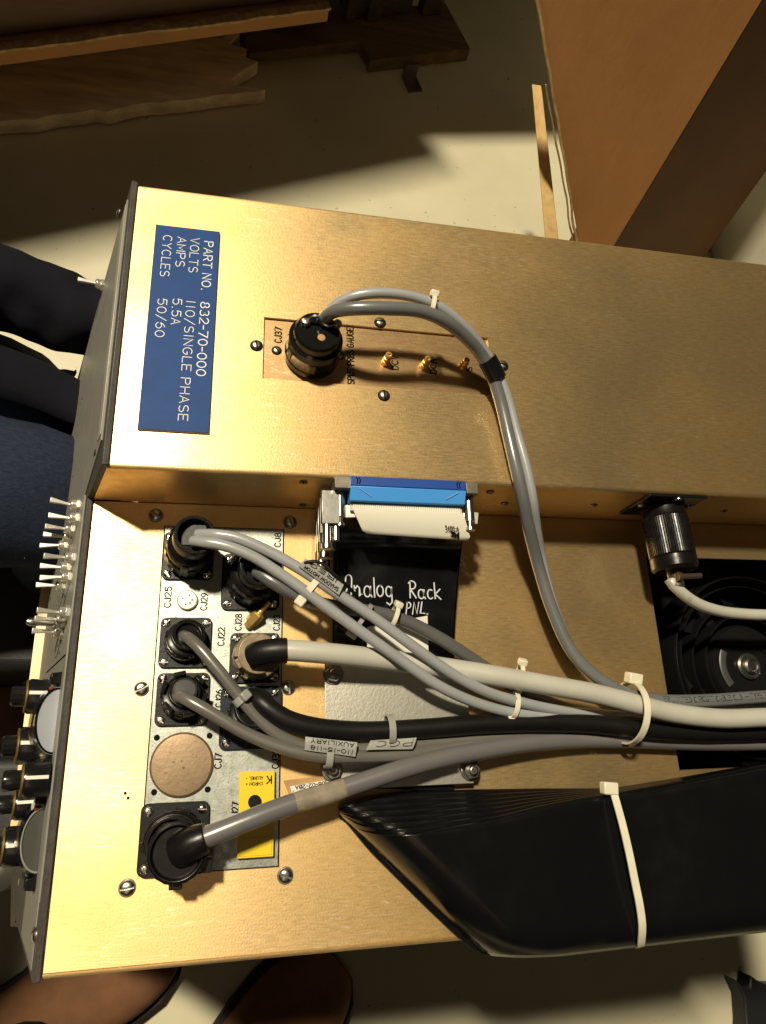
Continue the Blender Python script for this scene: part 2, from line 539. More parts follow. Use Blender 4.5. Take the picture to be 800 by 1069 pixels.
G = {
    'A': [[(0, 0), (2, 6), (4, 0)], [(.75, 2.1), (3.25, 2.1)]],
    'B': [[(0, 0), (0, 6), (2, 6)] + arc(2, 4.6, 1.6, 1.4, 90, -90) + [(0, 3.2)], [(2, 3.2)] + arc(2, 1.6, 1.9, 1.6, 90, -90) + [(0, 0)]],
    'C': [arc(2.2, 3, 2.2, 3, 50, 310, 14)],
    'D': [[(0, 0), (0, 6), (1.4, 6)] + arc(1.4, 3, 2.5, 3, 90, -90, 12) + [(0, 0)]],
    'E': [[(3.5, 6), (0, 6), (0, 0), (3.5, 0)], [(0, 3.1), (2.9, 3.1)]],
    'F': [[(3.5, 6), (0, 6), (0, 0)], [(0, 3.1), (2.9, 3.1)]],
    'G': [arc(2.2, 3, 2.2, 3, 50, 340, 14) + [(4.3, 2.8), (2.6, 2.8)]],
    'H': [[(0, 0), (0, 6)], [(4, 0), (4, 6)], [(0, 3), (4, 3)]],
    'I': [[(.6, 0), (.6, 6)]],
    'J': [[(3, 6), (3, 1.6)] + arc(1.5, 1.6, 1.5, 1.6, 0, -180)],
    'K': [[(0, 0), (0, 6)], [(4, 6), (0, 2.4)], [(1.5, 3.7), (4, 0)]],
    'L': [[(0, 6), (0, 0), (3.4, 0)]],
    'M': [[(0, 0), (0, 6), (2.2, 1.5), (4.4, 6), (4.4, 0)]],
    'N': [[(0, 0), (0, 6), (4, 0), (4, 6)]],
    'O': [arc(2.2, 3, 2.2, 3, 90, 450, 18)],
    'P': [[(0, 0), (0, 6), (2.2, 6)] + arc(2.2, 4.5, 1.6, 1.5, 90, -90) + [(0, 3)]],
    'R': [[(0, 0), (0, 6), (2.2, 6)] + arc(2.2, 4.5, 1.6, 1.5, 90, -90) + [(0, 3)], [(1.8, 3), (3.9, 0)]],
    'S': [arc(2, 4.5, 1.8, 1.5, 40, 270, 10) + arc(2, 1.5, 1.9, 1.5, 90, -140, 10)],
    'T': [[(0, 6), (4, 6)], [(2, 6), (2, 0)]],
    'U': [[(0, 6), (0, 1.9)] + arc(2, 1.9, 2, 1.9, 180, 360) + [(4, 6)]],
    'V': [[(0, 6), (2, 0), (4, 6)]],
    'W': [[(0, 6), (1.2, 0), (2.5, 4.5), (3.8, 0), (5, 6)]],
    'X': [[(0, 0), (4, 6)], [(0, 6), (4, 0)]],
    'Y': [[(0, 6), (2, 3), (4, 6)], [(2, 3), (2, 0)]],
    'Z': [[(0, 6), (4, 6), (0, 0), (4, 0)]],
    '0': [arc(2, 3, 2, 3, 90, 450, 18)],
    '1': [[(.8, 0), (.8, 6)]],
    '2': [arc(2, 4.3, 1.9, 1.7, 160, -30, 9) + [(0, 0), (4, 0)]],
    '3': [arc(1.9, 4.5, 1.7, 1.5, 140, -90, 9), arc(1.9, 1.6, 2, 1.6, 90, -140, 9)],
    '4': [[(3, 0), (3, 6), (0, 1.8), (4, 1.8)]],
    '5': [[(3.7, 6), (.5, 6), (.2, 3.3)] + arc(1.9, 2, 2, 2, 110, -140, 10)],
    '6': [arc(2, 1.9, 1.9, 1.9, 90, 450, 14), arc(4.2, 1.9, 4.1, 4.3, 110, 180, 6)],
    '7': [[(0, 6), (4, 6), (1.4, 0)]],
    '8': [arc(2, 4.5, 1.6, 1.5, -90, 270, 12), arc(2, 1.55, 2, 1.55, 90, 450, 12)],
    '9': [arc(2, 4.1, 1.9, 1.9, -90, 270, 14), arc(-.2, 4.1, 4.1, 4.3, -70, 0, 6)],
    '.': [[(.4, 0), (.8, 0)]],
    '-': [[(0, 2.8), (2.4, 2.8)]],
    '+': [[(0, 2.8), (3, 2.8)], [(1.5, 1.3), (1.5, 4.3)]],
    '/': [[(0, -.6), (3.4, 6.6)]],
}
ADV = {'W': 5.0, 'I': 1.2, '1': 1.8, '.': 1.2, '-': 2.4, '+': 3, '/': 3.4, 'J': 3, 'L': 3.4, 'E': 3.5, 'F': 3.5, 'M': 4.4, 'C': 4.2, 'O': 4.4, 'G': 4.4}
SCRIPT = {  # hand lettering in paint marker
    'a': [arc(1.4, 1.5, 1.4, 1.6, 40, 400, 12), [(2.8, 3), (2.7, .8), (3.3, 0)]],
    'A': [[(0, 4.0)] + arc(1.4, 4.8, 1.3, 1.2, 170, 0, 6) + [(2.6, 3), (2.4, .3)], [(.3, 1.2), (1.2, 2.6), (2.5, 2.0)]],
    'n': [[(0, 3), (.3, 0)], [(.2, 2), (1.4, 3), (2.2, 2.4), (2.4, 0), (3.2, .6)]],
    'l': [[(0, 5.6), (.2, 0)]],
    'o': [arc(1.4, 1.6, 1.4, 1.6, 80, 450, 12)],
    'g': [arc(1.4, 1.7, 1.3, 1.5, 40, 400, 12), [(2.6, 3), (2.7, -1.4), (1.6, -2.2), (.4, -1.6)]],
    'R': [[(.4, 5.6), (.2, 0)], [(-.3, 5.0)] + arc(1.2, 4.4, 1.8, 1.4, 110, -100, 8) + [(.6, 2.8), (3, 0)]],
    'c': [arc(1.4, 1.6, 1.4, 1.6, 60, 310, 10)],
    'k': [[(0, 5.4), (.2, 0)], [(2.6, 3.2), (.3, 1.5), (2.8, -.2)]],
    'P': [[(.3, 5), (0, 0)], arc(.9, 3.8, 1.6, 1.3, 120, -110, 8)],
    'N': [[(0, 0), (.4, 5), (2.6, .2), (3.2, 5)]],
    'L': [[(.5, 5), (0, .2), (2.6, 0)]],
    '.': [[(0, 0), (.4, 0)]],
}


def plane_map(o, u, v, n):
    o, u, v, n = Vector(o), Vector(u).normalized(), Vector(v).normalized(), Vector(n).normalized()
    return lambda x, y: (o + u * x + v * y, n)


def stroke(mb, pts, mapf, w, h=0.00012, mi=0):
    P = [Vector(p) for p in pts]
    N = len(P)
    d0, d1 = (P[0] - P[1]).normalized(), (P[-1] - P[-2]).normalized()
    closed = (P[0] - P[-1]).length < 1e-6
    if not closed:
        P = [P[0] + d0 * w * .4] + P[1:-1] + [P[-1] + d1 * w * .4] if N > 2 else [P[0] + d0 * w * .4, P[1] + d1 * w * .4]
    vs, fs = [], []
    for i in range(N):
        if closed:
            a, b = P[(i - 1) % (N - 1)], P[(i + 1) % (N - 1)] if i < N - 1 else P[1]
        else:
            a, b = P[max(0, i - 1)], P[min(N - 1, i + 1)]
        t = (b - a).normalized()
        s = Vector((-t.y, t.x))
        k = 1.0
        if 0 < i < N - 1:
            c = (P[i] - P[i - 1]).normalized().dot((P[i + 1] - P[i]).normalized())
            k = min(1.8, 1 / max(.3, math.sqrt(max(0.05, (1 + c) / 2))))
        for q, e in ((-1, 0), (-.75, 1), (.75, 1), (1, 0)):
            pos, nn = mapf(*(P[i] + s * (q * w / 2 * k)))
            vs.append(pos + nn * (h if e else -h))
    for i in range(N - 1):
        for k in range(4):
            fs.append((i * 4 + k, i * 4 + (k + 1) % 4, i * 4 + 4 + (k + 1) % 4, i * 4 + 4 + k))
    fs += [(3, 2, 1, 0), tuple(range(4 * N - 4, 4 * N))]
    mb.add(vs, fs, mi)


def write(mb, s, mapf, height, w, gap=1.5, space=3.2, font=None, x=0.0, y=0.0, wid=1.0, mi=0, jit=0.0):
    k = height / 6
    x0 = x
    for ch in s:
        if ch == ' ':
            x += space * k * wid
            continue
        gl = (font or G)[ch]
        jy = random.uniform(-jit, jit)
        for st in gl:
            stroke(mb, [(x + px * k * wid, y + (py + jy) * k) for px, py in st], mapf, w, mi=mi)
        adv = ADV.get(ch, 4.0) if font is None else max(px for st in gl for px, _ in st)
        x += (adv + gap) * k * wid
    return x - x0


def fit(mb, s, mapf, length, height, w, **kw):
    """lettering squeezed or spread to a length"""
    t = write(MB(), s, mapf, height, w, **kw)
    kw['wid'] = kw.get('wid', 1.0) * length / t
    write(mb, s, mapf, height, w, **kw)


# ------------------------------------------------------------------ floor
fl = MB()
fl.grid([[Vector((x, y, 0)) for x in (-12, -3, 0, 3, 12)] for y in (-12, -3, 0, 3, 12)], th=0.05)
floor = fl.build('floor', FLOOR)
floor['kind'] = 'structure'

# ------------------------------------------------------------------ instrument chassis
H = 0.0615
YW, YN, YS = 0.161, 0.3695, -0.1135
XF0, XFH, XR = -0.0965, -0.0790, 0.52
SL = 0.315
chassis = thing('instrument_chassis', 'gold metal instrument chassis with stepped top, blue nameplate and row of round sockets', 'electronics chassis', (0.1, 0.1, DZ - 0.20))


def plate_holes(mb, x0, x1, y0, y1, z1, th, holes):
    """thick plate with rectangular through holes; shared grid of cells"""
    xs = sorted({x0, x1, *[h[0] for h in holes], *[h[1] for h in holes]})
    ys = sorted({y0, y1, *[h[2] for h in holes], *[h[3] for h in holes]})

    def solid(i, j):
        if i < 0 or j < 0 or i >= len(xs) - 1 or j >= len(ys) - 1:
            return False
        cx, cy = (xs[i] + xs[i + 1]) / 2, (ys[j] + ys[j + 1]) / 2
        return not any(h[0] < cx < h[1] and h[2] < cy < h[3] for h in holes)
    idx = {}
    vs, fs = [], []

    def vid(i, j, top):
        k = (i, j, top)
        if k not in idx:
            idx[k] = len(vs)
            vs.append((xs[i], ys[j], z1 if top else z1 - th))
        return idx[k]
    for i in range(len(xs) - 1):
        for j in range(len(ys) - 1):
            if not solid(i, j):
                continue
            fs.append((vid(i, j, 1), vid(i + 1, j, 1), vid(i + 1, j + 1, 1), vid(i, j + 1, 1)))
            fs.append((vid(i, j + 1, 0), vid(i + 1, j + 1, 0), vid(i + 1, j, 0), vid(i, j, 0)))
            for di, dj, a, b in ((-1, 0, (i, j + 1), (i, j)), (1, 0, (i + 1, j), (i + 1, j + 1)), (0, -1, (i, j), (i + 1, j)), (0, 1, (i + 1, j + 1), (i, j + 1))):
                if not solid(i + di, j + dj):
                    fs.append((vid(*a, 1), vid(*a, 0), vid(*b, 0), vid(*b, 1)))
    mb.add(vs, fs)


# lower deck: top sheet with the fan opening, bent south skirt
FX0, FX1, FY0, FY1 = 0.3105, 0.452, -0.024, 0.1315
mb = MB()
plate_holes(mb, XF0, XR, YS, YW, DZ, 0.0025, [(FX0, FX1, FY0, FY1)])
deck = mb.build('lower_deck', GOLD, chassis, bev=0.0006)


def bent_skirt(mb, x0, x1, yc, z1, zb, side, r=0.0028, th=0.002):
    """rounded bend plus skirt hanging from the edge of a sheet. side -1 south, +1 north"""
    prof = []
    for a in range(0, 91, 15):
        prof.append((yc + side * r * math.sin(math.radians(a)), z1 - r + r * math.cos(math.radians(a))))
    prof.append((yc + side * r, zb))
    inner = [(yc + side * (r - th) if i == len(prof) - 1 else yc + side * (r - th) * math.sin(math.radians(min(90, i * 15))),
              z if i == len(prof) - 1 else z1 - r + (r - th) * math.cos(math.radians(min(90, i * 15)))) for i, (y, z) in enumerate(prof)]
    poly = prof + inner[::-1]
    n = len(poly)
    vs = [Vector((x0, y, z)) for y, z in poly] + [Vector((x1, y, z)) for y, z in poly]
    k = len(prof)
    fs = [(i, i + 1, n + i + 1, n + i) for i in range(n - 1)] + [(n - 1, 0, n, 2 * n - 1)]
    for i in range(k - 1):
        fs.append((i + 1, i, n - 1 - i, n - 2 - i))
        fs.append((n + i, n + i + 1, 2 * n - 2 - i, 2 * n - 1 - i))
    mb.add(vs, fs)


mb = MB()
bent_skirt(mb, XF0, XR, YS, DZ, DZ - 0.19, -1)
mb.build('front_skirt', GOLD, chassis)
# raised box: top with the gauge plate cut-out, bent wall down to the deck, bent far wall
GX0, GX1, GY0, GY1 = 0.0112, 0.1700, 0.2282, 0.2748
mb = MB()
plate_holes(mb, XFH, XR, YW + 0.0028, YN, DZ + H, 0.0018, [(GX0, GX1, GY0, GY1)])
bent_skirt(mb, XFH, XR, YW + 0.0028, DZ + H, DZ + 0.0004, -1)
bent_skirt(mb, XFH, XR, YN, DZ + H, DZ - 0.19, 1)
raised = mb.build('raised_box', GOLD, chassis)
mb = MB()
mb.box((XF0 + 0.03, YS + 0.002, DZ - 0.192), (XR, YN - 0.002, DZ - 0.19))
mb.box((XR - 0.002, YS + 0.002, DZ - 0.19), (XR, YW, DZ - 0.003))
mb.box((XR - 0.002, YW + 0.004, DZ - 0.19), (XR, YN - 0.002, DZ + H - 0.003))
mb.build('bottom_pan', GOLD, chassis)
# wedge of sheet metal that closes the sloped step
mb = MB()
mb.prism([(XFH, YW + 0.0004, DZ + 0.0005), (XFH, YW + 0.0004, DZ + H - 0.003), (XF0, YW + 0.0004, DZ + 0.0005)], (0, 0.0018, 0))
mb.build('step_gusset', GOLD, chassis)


# ---- screws
def half_domes(r, h, slot, ang=0.0):
    bm = bmesh.new()
    prof = [(r, 0.0), (r * 1.0, h * .35), (r * .85, h * .72), (r * .5, h * .95), (0.0001, h)]
    out = bmesh.new()
    for sgn in (1, -1):
        b = bmesh.new()
        n = 20
        rows = [[b.verts.new((q * math.cos(2 * PI * i / n), q * math.sin(2 * PI * i / n), z)) for i in range(n)] for q, z in prof]
        for j in range(len(rows) - 1):
            for i in range(n):
                b.faces.new((rows[j][i], rows[j][(i + 1) % n], rows[j + 1][(i + 1) % n], rows[j + 1][i]))
        b.faces.new(rows[0][::-1])
        b.faces.new(rows[-1])
        g = b.verts[:] + b.edges[:] + b.faces[:]
        res = bmesh.ops.bisect_plane(b, geom=g, plane_co=(sgn * slot / 2, 0, 0), plane_no=(sgn, 0, 0), clear_inner=True)
        es = [e for e in res['geom_cut'] if isinstance(e, bmesh.types.BMEdge)]
        bmesh.ops.holes_fill(b, edges=es)
        me = bpy.data.meshes.new('tmp')
        b.to_mesh(me)
        b.free()
        out.from_mesh(me)
        bpy.data.meshes.remove(me)
    # slot floor
    me = bpy.data.meshes.new('screw')
    out.to_mesh(me)
    out.free()
    vs = [v.co.copy() for v in me.vertices]
    fs = [tuple(p.vertices) for p in me.polygons]
    bpy.data.meshes.remove(me)
    mb = MB()
    mb.add(vs, fs)
    mb.lathe([(r * .98, -0.0006), (r * .98, h * .42)], Matrix.Identity(4), 20, mi=1)
    mb.lathe([(r * 1.16, -0.0004), (r * 1.14, -0.0001)], Matrix.Identity(4), 24, mi=1)
    return mb


SCREWS = {}


def screw(parent, pos, normal=(0, 0, 1), r=0.0042, spin=None, kind='steel', name='screw'):
    key = (round(r, 5), kind, name)
    q = Vector(normal).to_track_quat('Z', 'Y') @ Matrix.Rotation(random.uniform(0, PI) if spin is None else spin, 3, 'Z').to_quaternion()
    if key not in SCREWS:
        mb = half_domes(r, r * .55, r * .3)
        o = mb.build(name, [{'steel': STEEL, 'dark': DSTEEL, 'chrome': CHROME}[kind], DSTEEL if kind != 'dark' else INK], parent, origin=WORLD[parent.name])
        # geometry was built around the world origin: undo the shift
        for v in o.data.vertices:
            v.co += WORLD[parent.name]
        SCREWS[key] = o
    else:
        o = SCREWS[key].copy()
        COL.objects.link(o)
        o.parent = parent
    o.location = Vector(pos) - WORLD[parent.name]
    o.rotation_mode = 'QUATERNION'
    o.rotation_quaternion = q
    return o


for px, py in ((163, 538), (303, 545), (148, 719), (301, 718), (133, 927), (298, 914)):
    mbw = MB()
    p = at(px, py, 0)
    screw(deck, p + Vector((0, 0, 0.0004)), r=0.0043)
for px, py in ((268, 361), (397, 337), (401, 413), (525, 382)):
    screw(raised, at(px, py, H) + Vector((0, 0, 0.0004)), r=0.0037, kind='dark')
for px, py in ((317, 503), (316, 527), (512, 513), (527, 525), (620, 527), (756, 533)):
    screw(raised, at_y(px, py, YW), (0, -1, 0), r=0.0027, kind='dark')
# drilled dots in the deck
mb = MB()
for px, py in ((131, 828), (134, 833)):
    mb.cyl(at(px, py, -0.0003), at(px, py, 0.0002), 0.0009)
mb.build('pin_hole', INK, deck)

# ---- blue name plate
c = [at(162, 235, H), at(229, 246, H), at(219, 454, H), at(146, 449, H)]
NX0, NX1, NY0, NY1 = -0.0629, -0.0206, 0.1860, 0.3386
mb = MB()
mb.box((NX0, NY0, DZ + H + 0.0002), (NX1, NY1, DZ + H + 0.0016), mi=1)
mb.box((NX0 + 0.0001, NY0 + 0.0001, DZ + H + 0.0016), (NX1 - 0.0001, NY1 - 0.0001, DZ + H + 0.0021))
name_plate = mb.build('name_plate', [BLUE, WHITE], raised)
mb = MB()
zt = DZ + H + 0.0021


def npm(x, y):
    return plane_map((x, y, zt), (0, -1, 0), (1, 0, 0), (0, 0, 1))


def yt(px, py):
    return at(px, py, H + 0.002).y


SW = 0.00085
hc = 0.0056
rows = [(-0.0303, 'PART NO.', (222, 253), 306, '832-70-000', 316, 395, 0.0008),
        (-0.0394, 'VOLTS', (205, 249), 287, '110/SINGLE PHASE', 314, 442, 0.0006),
        (-0.0480, 'AMPS', (190, 248), 281, '5.5A', 312, 341, 0.00062),
        (-0.0573, 'CYCLES', (174, 246), 291, '50/60', 312, 354, 0.0006)]
for x, a, (pa, ya), yb, b, yc, yd, sw in rows:
    y0, y1 = yt(pa, ya), yt(pa, yb)
    fit(mb, a, npm(x, y0), y0 - y1, hc, sw)
    y0, y1 = yt(pa - 6, yc), yt(pa - 8, yd)
    fit(mb, b, npm(x, y0), y0 - y1, hc, sw)
mb.build('engraved_lettering', WHITE, name_plate)

# ---- gauge plate sunk in the raised top
GZ = DZ + H - 0.0022
mb = MB()
mb.box((GX0 - 0.006, GY0 - 0.006, GZ - 0.002), (GX1 + 0.006, GY1 + 0.006, GZ))
gauge = mb.build('gauge_plate', GOLD_DULL, chassis)
mb = MB()


def upm(p):   # lettering that reads upwards
    return plane_map(p, (0, 1, 0), (-1, 0, 0), (0, 0, 1))


def label_up(par, s, px, y_from, y_to, z, height, w=0.0005):
    a, b = at(px, y_from, z), at(px, y_to, z)
    mb = MB()
    fit(mb, s, upm(a), b.y - a.y, height, w)
    mb.build('printed_lettering', INK, par)


gz = H - 0.0022
label_up(gauge, 'CJ37', 294, 358, 341, gz, 0.0044, 0.0011)
label_up(gauge, 'SPUT PRES GAUGE', 370, 401, 342, gz, 0.0044, 0.0011)
label_up(gauge, 'DCV', 416, 386, 370, gz, 0.0044, 0.0011)
label_up(gauge, 'DCA', 456, 390, 374, gz, 0.0044, 0.0011)
label_up(gauge, 'S', 493, 388, 382, gz, 0.0044, 0.0011)
for px, py in ((289, 366), (356, 371)):
    screw(gauge, at(px, py, gz) + Vector((0, 0, 0.0003)), r=0.0030, kind='dark')


def coax_jack(parent, p0, p1, mat_=None, s=1.0):
    mb = MB()
    L = (Vector(p1) - Vector(p0)).length
    M = axis(p0, p1)
    mb.lathe([(0.0034 * s, 0), (0.0034 * s, L * .16)], M, 6)
    mb.lathe([(0.0030 * s, L * .16), (0.0030 * s, L * .34), (0.0021 * s, L * .36), (0.0021 * s, L * .52), (0.0027 * s, L * .55), (0.0027 * s, L * .66), (0.0022 * s, L * .68), (0.0022 * s, L * .97), (0.0019 * s, L),
              (0.0013 * s, L), (0.0013 * s, L * .8)], M, 20)
    j = mb.build('coax_jack', mat_ or BRASS, parent)
    return j


for px, py in ((402, 379), (442, 383), (482, 384)):
    p0 = at(px, py, gz)
    coax_jack(gauge, p0, p0 + Vector((0.0008, 0.0006, 0.0105)), s=1.0)

# ---- connector plate
PZ = DZ + 0.0016
pz = 0.0016
PX0, PX1, PY0, PY1 = at(172, 549, pz).x + .0003, at(296, 553, pz).x, at(146, 914, pz).y, at(172, 549, pz).y
mb = MB()
mb.box((PX0, PY0, DZ + 0.0002), (PX1, PY1, PZ))
cplate = mb.build('connector_plate', ZINC, chassis, bev=0.0003)
mb = MB()
mb.box((PX0 - 0.0007, PY0 - 0.0007, DZ - 0.001), (PX1 + 0.0007, PY1 + 0.0007, DZ + 0.0002))
mb.build('plate_gasket', INK, cplate)
mb = MB()
for s, px, a, b in (('CJ25', 178, 634, 611), ('CJ8', 293, 571, 555), ('CJ29', 216, 637, 618), ('CJ28', 252, 658, 640), ('CJ23', 292, 658, 641),
                    ('CJ22', 234, 674, 654), ('CJ26', 232, 738, 719), ('CJ7', 231, 802, 785), ('CJ35', 291, 802, 780), ('CJ27', 249, 856, 836)):
    label_up(cplate, s, px, a, b, pz, 0.0040, 0.0009)


def receptacle(cx, cy, half, m, dark=True, ring=0.8, ringh=0.006):
    """square flange with corner screws and a round shell; centre pixel on the plate"""
    p = at(cx, cy, pz)
    mb = MB()
    # rounded square
    r = half * .22
    poly = []
    for q, (sx, sy) in enumerate(((1, 1), (-1, 1), (-1, -1), (1, -1))):
        for a in range(0, 91, 18):
            t = math.radians(a + q * 90)
            poly.append(Vector((p.x + sx * (half - r) + r * math.cos(t), p.y + sy * (half - r) + r * math.sin(t), PZ + 0.0003)))
    mb.prism(poly, (0, 0, 0.0018))
    R = half * ring
    M = Matrix.Translation((p.x, p.y, PZ + 0.002))
    mb.lathe([(R, 0), (R, ringh * .4), (R * .97, ringh * .5), (R * .97, ringh), (R * .80, ringh), (R * .78, 0.0002)], M, 56, knurl={0: .015, 1: .015})
    o = mb.build('socket', m, cplate, bev=0.0003)
    for sx in (-1, 1):
        for sy in (-1, 1):
            screw(o, (p.x + sx * half * .78, p.y + sy * half * .78, PZ + 0.0022), r=0.0027, kind='chrome' if random.random() < .6 else 'steel')
    return o, Vector((p.x, p.y, PZ + 0.002))


sA, bA = receptacle(197, 581, 0.0163, BLACK_FLANGE)
sB, bB = receptacle(262, 608, 0.0192, BLACK_FLANGE)
sC, bC = receptacle(194, 671, 0.0160, BLACK_FLANGE)
sD, bD = receptacle(266, 687, 0.0160, BLACK_FLANGE, ring=.86)
sE, bE = receptacle(191, 730, 0.0160, BLACK_FLANGE)
sF, bF = receptacle(262, 749, 0.0192, NAVY_FLANGE)
sG, bG = receptacle(182, 875, 0.0198, BLACK_FLANGE)

# round cap CJ7, small round grommet CJ29
p = at(190, 798, pz)
mb = MB()
mb.lathe([(0.0188, 0), (0.0188, 0.0012), (0.0176, 0.0022), (0.012, 0.0026), (0.0001, 0.0027)], Matrix.Translation(p), 48)
mb.build('round_cap', BROWN_CAP, cplate)
for px, py in ((164, 770), (219, 768), (161, 827), (217, 824)):
    mb = MB()
    mb.cyl(at(px, py, pz - .0005), at(px, py, pz + .0003), 0.0018)
    mb.build('drilled_hole', INK, cplate)
p = at(196, 627, pz)
mb = MB()
mb.lathe([(0.0066, 0), (0.0066, 0.0018), (0.0058, 0.0026), (0.0001, 0.0027)], Matrix.Translation(p), 32)
btn = mb.build('round_grommet', mat('pale_grommet', (0.62, 0.58, 0.46), 0.4, 0.4), cplate)
mb = MB()
for dx, dy in ((-.003, .001), (.001, .003), (.003, 0), (-.001, -.003), (.0018, -.002)):
    mb.cyl(p + Vector((dx, dy, .002)), p + Vector((dx, dy, .0030)), 0.0006, n=10)
mb.build('pin_hole', mat('rust_spot', (0.16, 0.09, 0.05), 0.6), btn)
# gold coax stub that leans out of the plate
p0 = at(262, 650, pz + 0.003)
p1 = at(281, 629, pz + 0.012)
d = (p1 - p0).normalized()
mb = MB()
mb.lathe([(0.0045, 0), (0.0045, 0.008), (0.0036, 0.009)], axis(p0, p1), 6)
mb.lathe([(0.0020, 0.008), (0.0020, 0.0105), (0.0015, 0.011), (0.0015, (p1 - p0).length)], axis(p0, p1), 14)
mb.lathe([(0.0030, -0.0035), (0.0030, 0.0)], axis(p0, p1), 14)
mb.build('coax_jack', BRASS, cplate, bev=0.0003)
# yellow thermocouple jack
a, b = at(250, 806, pz + .004), at(286, 894, pz + .004)
YX0, YX1, YY0, YY1 = a.x + .0003, b.x - .0003, b.y, a.y
mb = MB()
mb.box((YX0, YY0, PZ + 0.0002), (YX1, YY1, PZ + 0.0042))
mb.box((YX0 + .001, YY0 + .001, PZ + 0.0042), (YX1 - .001, YY0 + .011, PZ + 0.0046))
yj = mb.build('thermocouple_jack', YELLOW, cplate, bev=0.0008)
zz = PZ + 0.0042
p = at(266, 837, pz + .0042)
mb = MB()
mb.lathe([(0.0040, 0), (0.0040, 0.0012), (0.0026, 0.0012), (0.0024, 0.0003)], Matrix.Translation(p), 24)
mb.build('centre_screw_well', BLACK, yj)
mb = MB()
pmx = lambda x, y: plane_map((x, y, zz), (-1, 0, 0), (0, -1, 0), (0, 0, 1))
fit(mb, 'K', pmx(YX1 - .0020, YY1 - .0030), 0.0036, 0.0042, 0.0009)
fit(mb, 'ALUMEL -', pmx(YX1 - .0072, YY1 - .0030), 0.0105, 0.0018, 0.0004)
fit(mb, 'CHROM +', pmx(YX1 - .0072, YY1 - .0062), 0.0105, 0.0018, 0.0004)
mb.build('printed_lettering', INK, yj)

# ---- pebbled clamp plate with bolts
KZ = 0.009
a, b = at(339, 690, KZ), at(497, 818, KZ)
mb = MB()
mb.box((a.x, b.y, DZ + KZ - 0.0025), (b.x - .0012, a.y, DZ + KZ))
kplate = mb.build('clamp_plate', ALU, chassis, bev=0.0005)
for px, py in ((348, 704), (347, 804), (491, 804), (490, 700)):
    p = at(px, py, KZ)
    mb = MB()
    mb.lathe([(0.0068, 0), (0.0068, 0.0009)], Matrix.Translation(p), 24)
    mb.lathe([(0.0056, 0.0009), (0.0056, 0.0048)], Matrix.Translation(p) @ Matrix.Rotation(random.random(), 4, 'Z'), 6)
    mb.lathe([(0.0030, 0.0048), (0.0030, 0.0075), (0.0024, 0.0082)], Matrix.Translation(p), 16)
    mb.cyl(p - Vector((0, 0, KZ)), p - Vector((0, 0, 0.003)), 0.003)
    mb.build('bolt', DSTEEL, kplate, bev=0.0004)

# ---- cooling fan under the opening
FZ = DZ - 0.012
fc = at(767, 698, -0.030)
fc = Vector((fc.x, fc.y, DZ - 0.038))
mb = MB()
mb.box((FX0 - .004, FY0 - .004, DZ - 0.060), (FX1 + .004, FY1 + .004, DZ - 0.057))
fan = mb.build('cooling_fan', BLACK_GLOSS, chassis)
mb = MB()
M = Matrix.Translation(fc)
for r, z0, z1, w in ((0.0700, 0.0, 0.035, .0022), (0.0630, 0, 0.031, .0018), (0.0480, 0, 0.024, .0018), (0.0395, 0.0, 0.028, .0018)):
    mb.lathe([(r, z0), (r, z1 - w), (r - w * .13, z1 - w * .5), (r - w * .5, z1), (r - w * .87, z1 - w * .5), (r - w, z1 - w), (r - w, z0)], M, 80)
mb.build('shroud_rings', BLACK_GLOSS, fan)
mb = MB()
mb.lathe([(0.0330, -.004), (0.0330, 0.021), (0.031, 0.024), (0.020, 0.0245), (0.019, 0.023), (0.015, 0.023)], M, 56)
for k in range(4):
    a = k * PI / 2 + .5
    R = Matrix.Rotation(a, 4, 'Z')
    mb.box((0.030, -0.004, 0.010), (0.0705, 0.004, 0.014), M @ R)
hub = mb.build('hub', BLACK_GLOSS, fan)
mb = MB()
mb.lathe([(0.0100, 0.0232), (0.0100, 0.0252), (0.0085, 0.0262), (0.0065, 0.0258)], M, 32)
mb.build('bearing_ring', mat('dark_bearing', (0.10, 0.095, 0.085), .35, .8), hub)
mb = MB()
mb.lathe([(0.0060, 0.0250), (0.0060, 0.0280), (0.0046, 0.0292), (0.0038, 0.0284), (0.0001, 0.0284)], M, 32)
mb.build('bearing_cap', DSTEEL, hub)
for k in range(7):
    a = 2 * PI * k / 7 + .3
    rows_ = []
    for i in range(7):
        r = 0.048 + i * (0.061 - 0.048) / 6
        rows_.append([M @ Matrix.Rotation(a + j * .11 + i * .02, 4, 'Z') @ Vector((r, 0, 0.004 + .003 * j)) for j in range(5)])
    mb = MB()
    mb.grid(rows_, th=0.0012)
    mb.build('blade', BLACK_GLOSS, fan)
mb = MB()
path = [M @ Vector((0.0235 * math.cos(t), 0.0235 * math.sin(t), 0.0255)) for t in [math.radians(150 + 6 * i) for i in range(12)]]
mb.tube(path, 0.0030, 10, flat=.25)
mb.build('grey_clip', mat('grey_clip_plastic', (0.05, 0.05, 0.048), .4), fan)
# deep walls of the opening
mb = MB()
for lo, hi in (((FX0 - .004, FY0 - .004, DZ - .057), (FX0 - .0005, FY1 + .004, DZ - .0026)), ((FX1 + .0005, FY0 - .004, DZ - .057), (FX1 + .004, FY1 + .004, DZ - .0026)),
               ((FX0 - .0005, FY1 + .0005, DZ - .057), (FX1 + .0005, FY1 + .004, DZ - .0026)), ((FX0 - .0005, FY0 - .004, DZ - .057), (FX1 + .0005, FY0 - .0005, DZ - .0026))):
    mb.box(lo, hi)
mb.build('fan_frame', BLACK, fan)

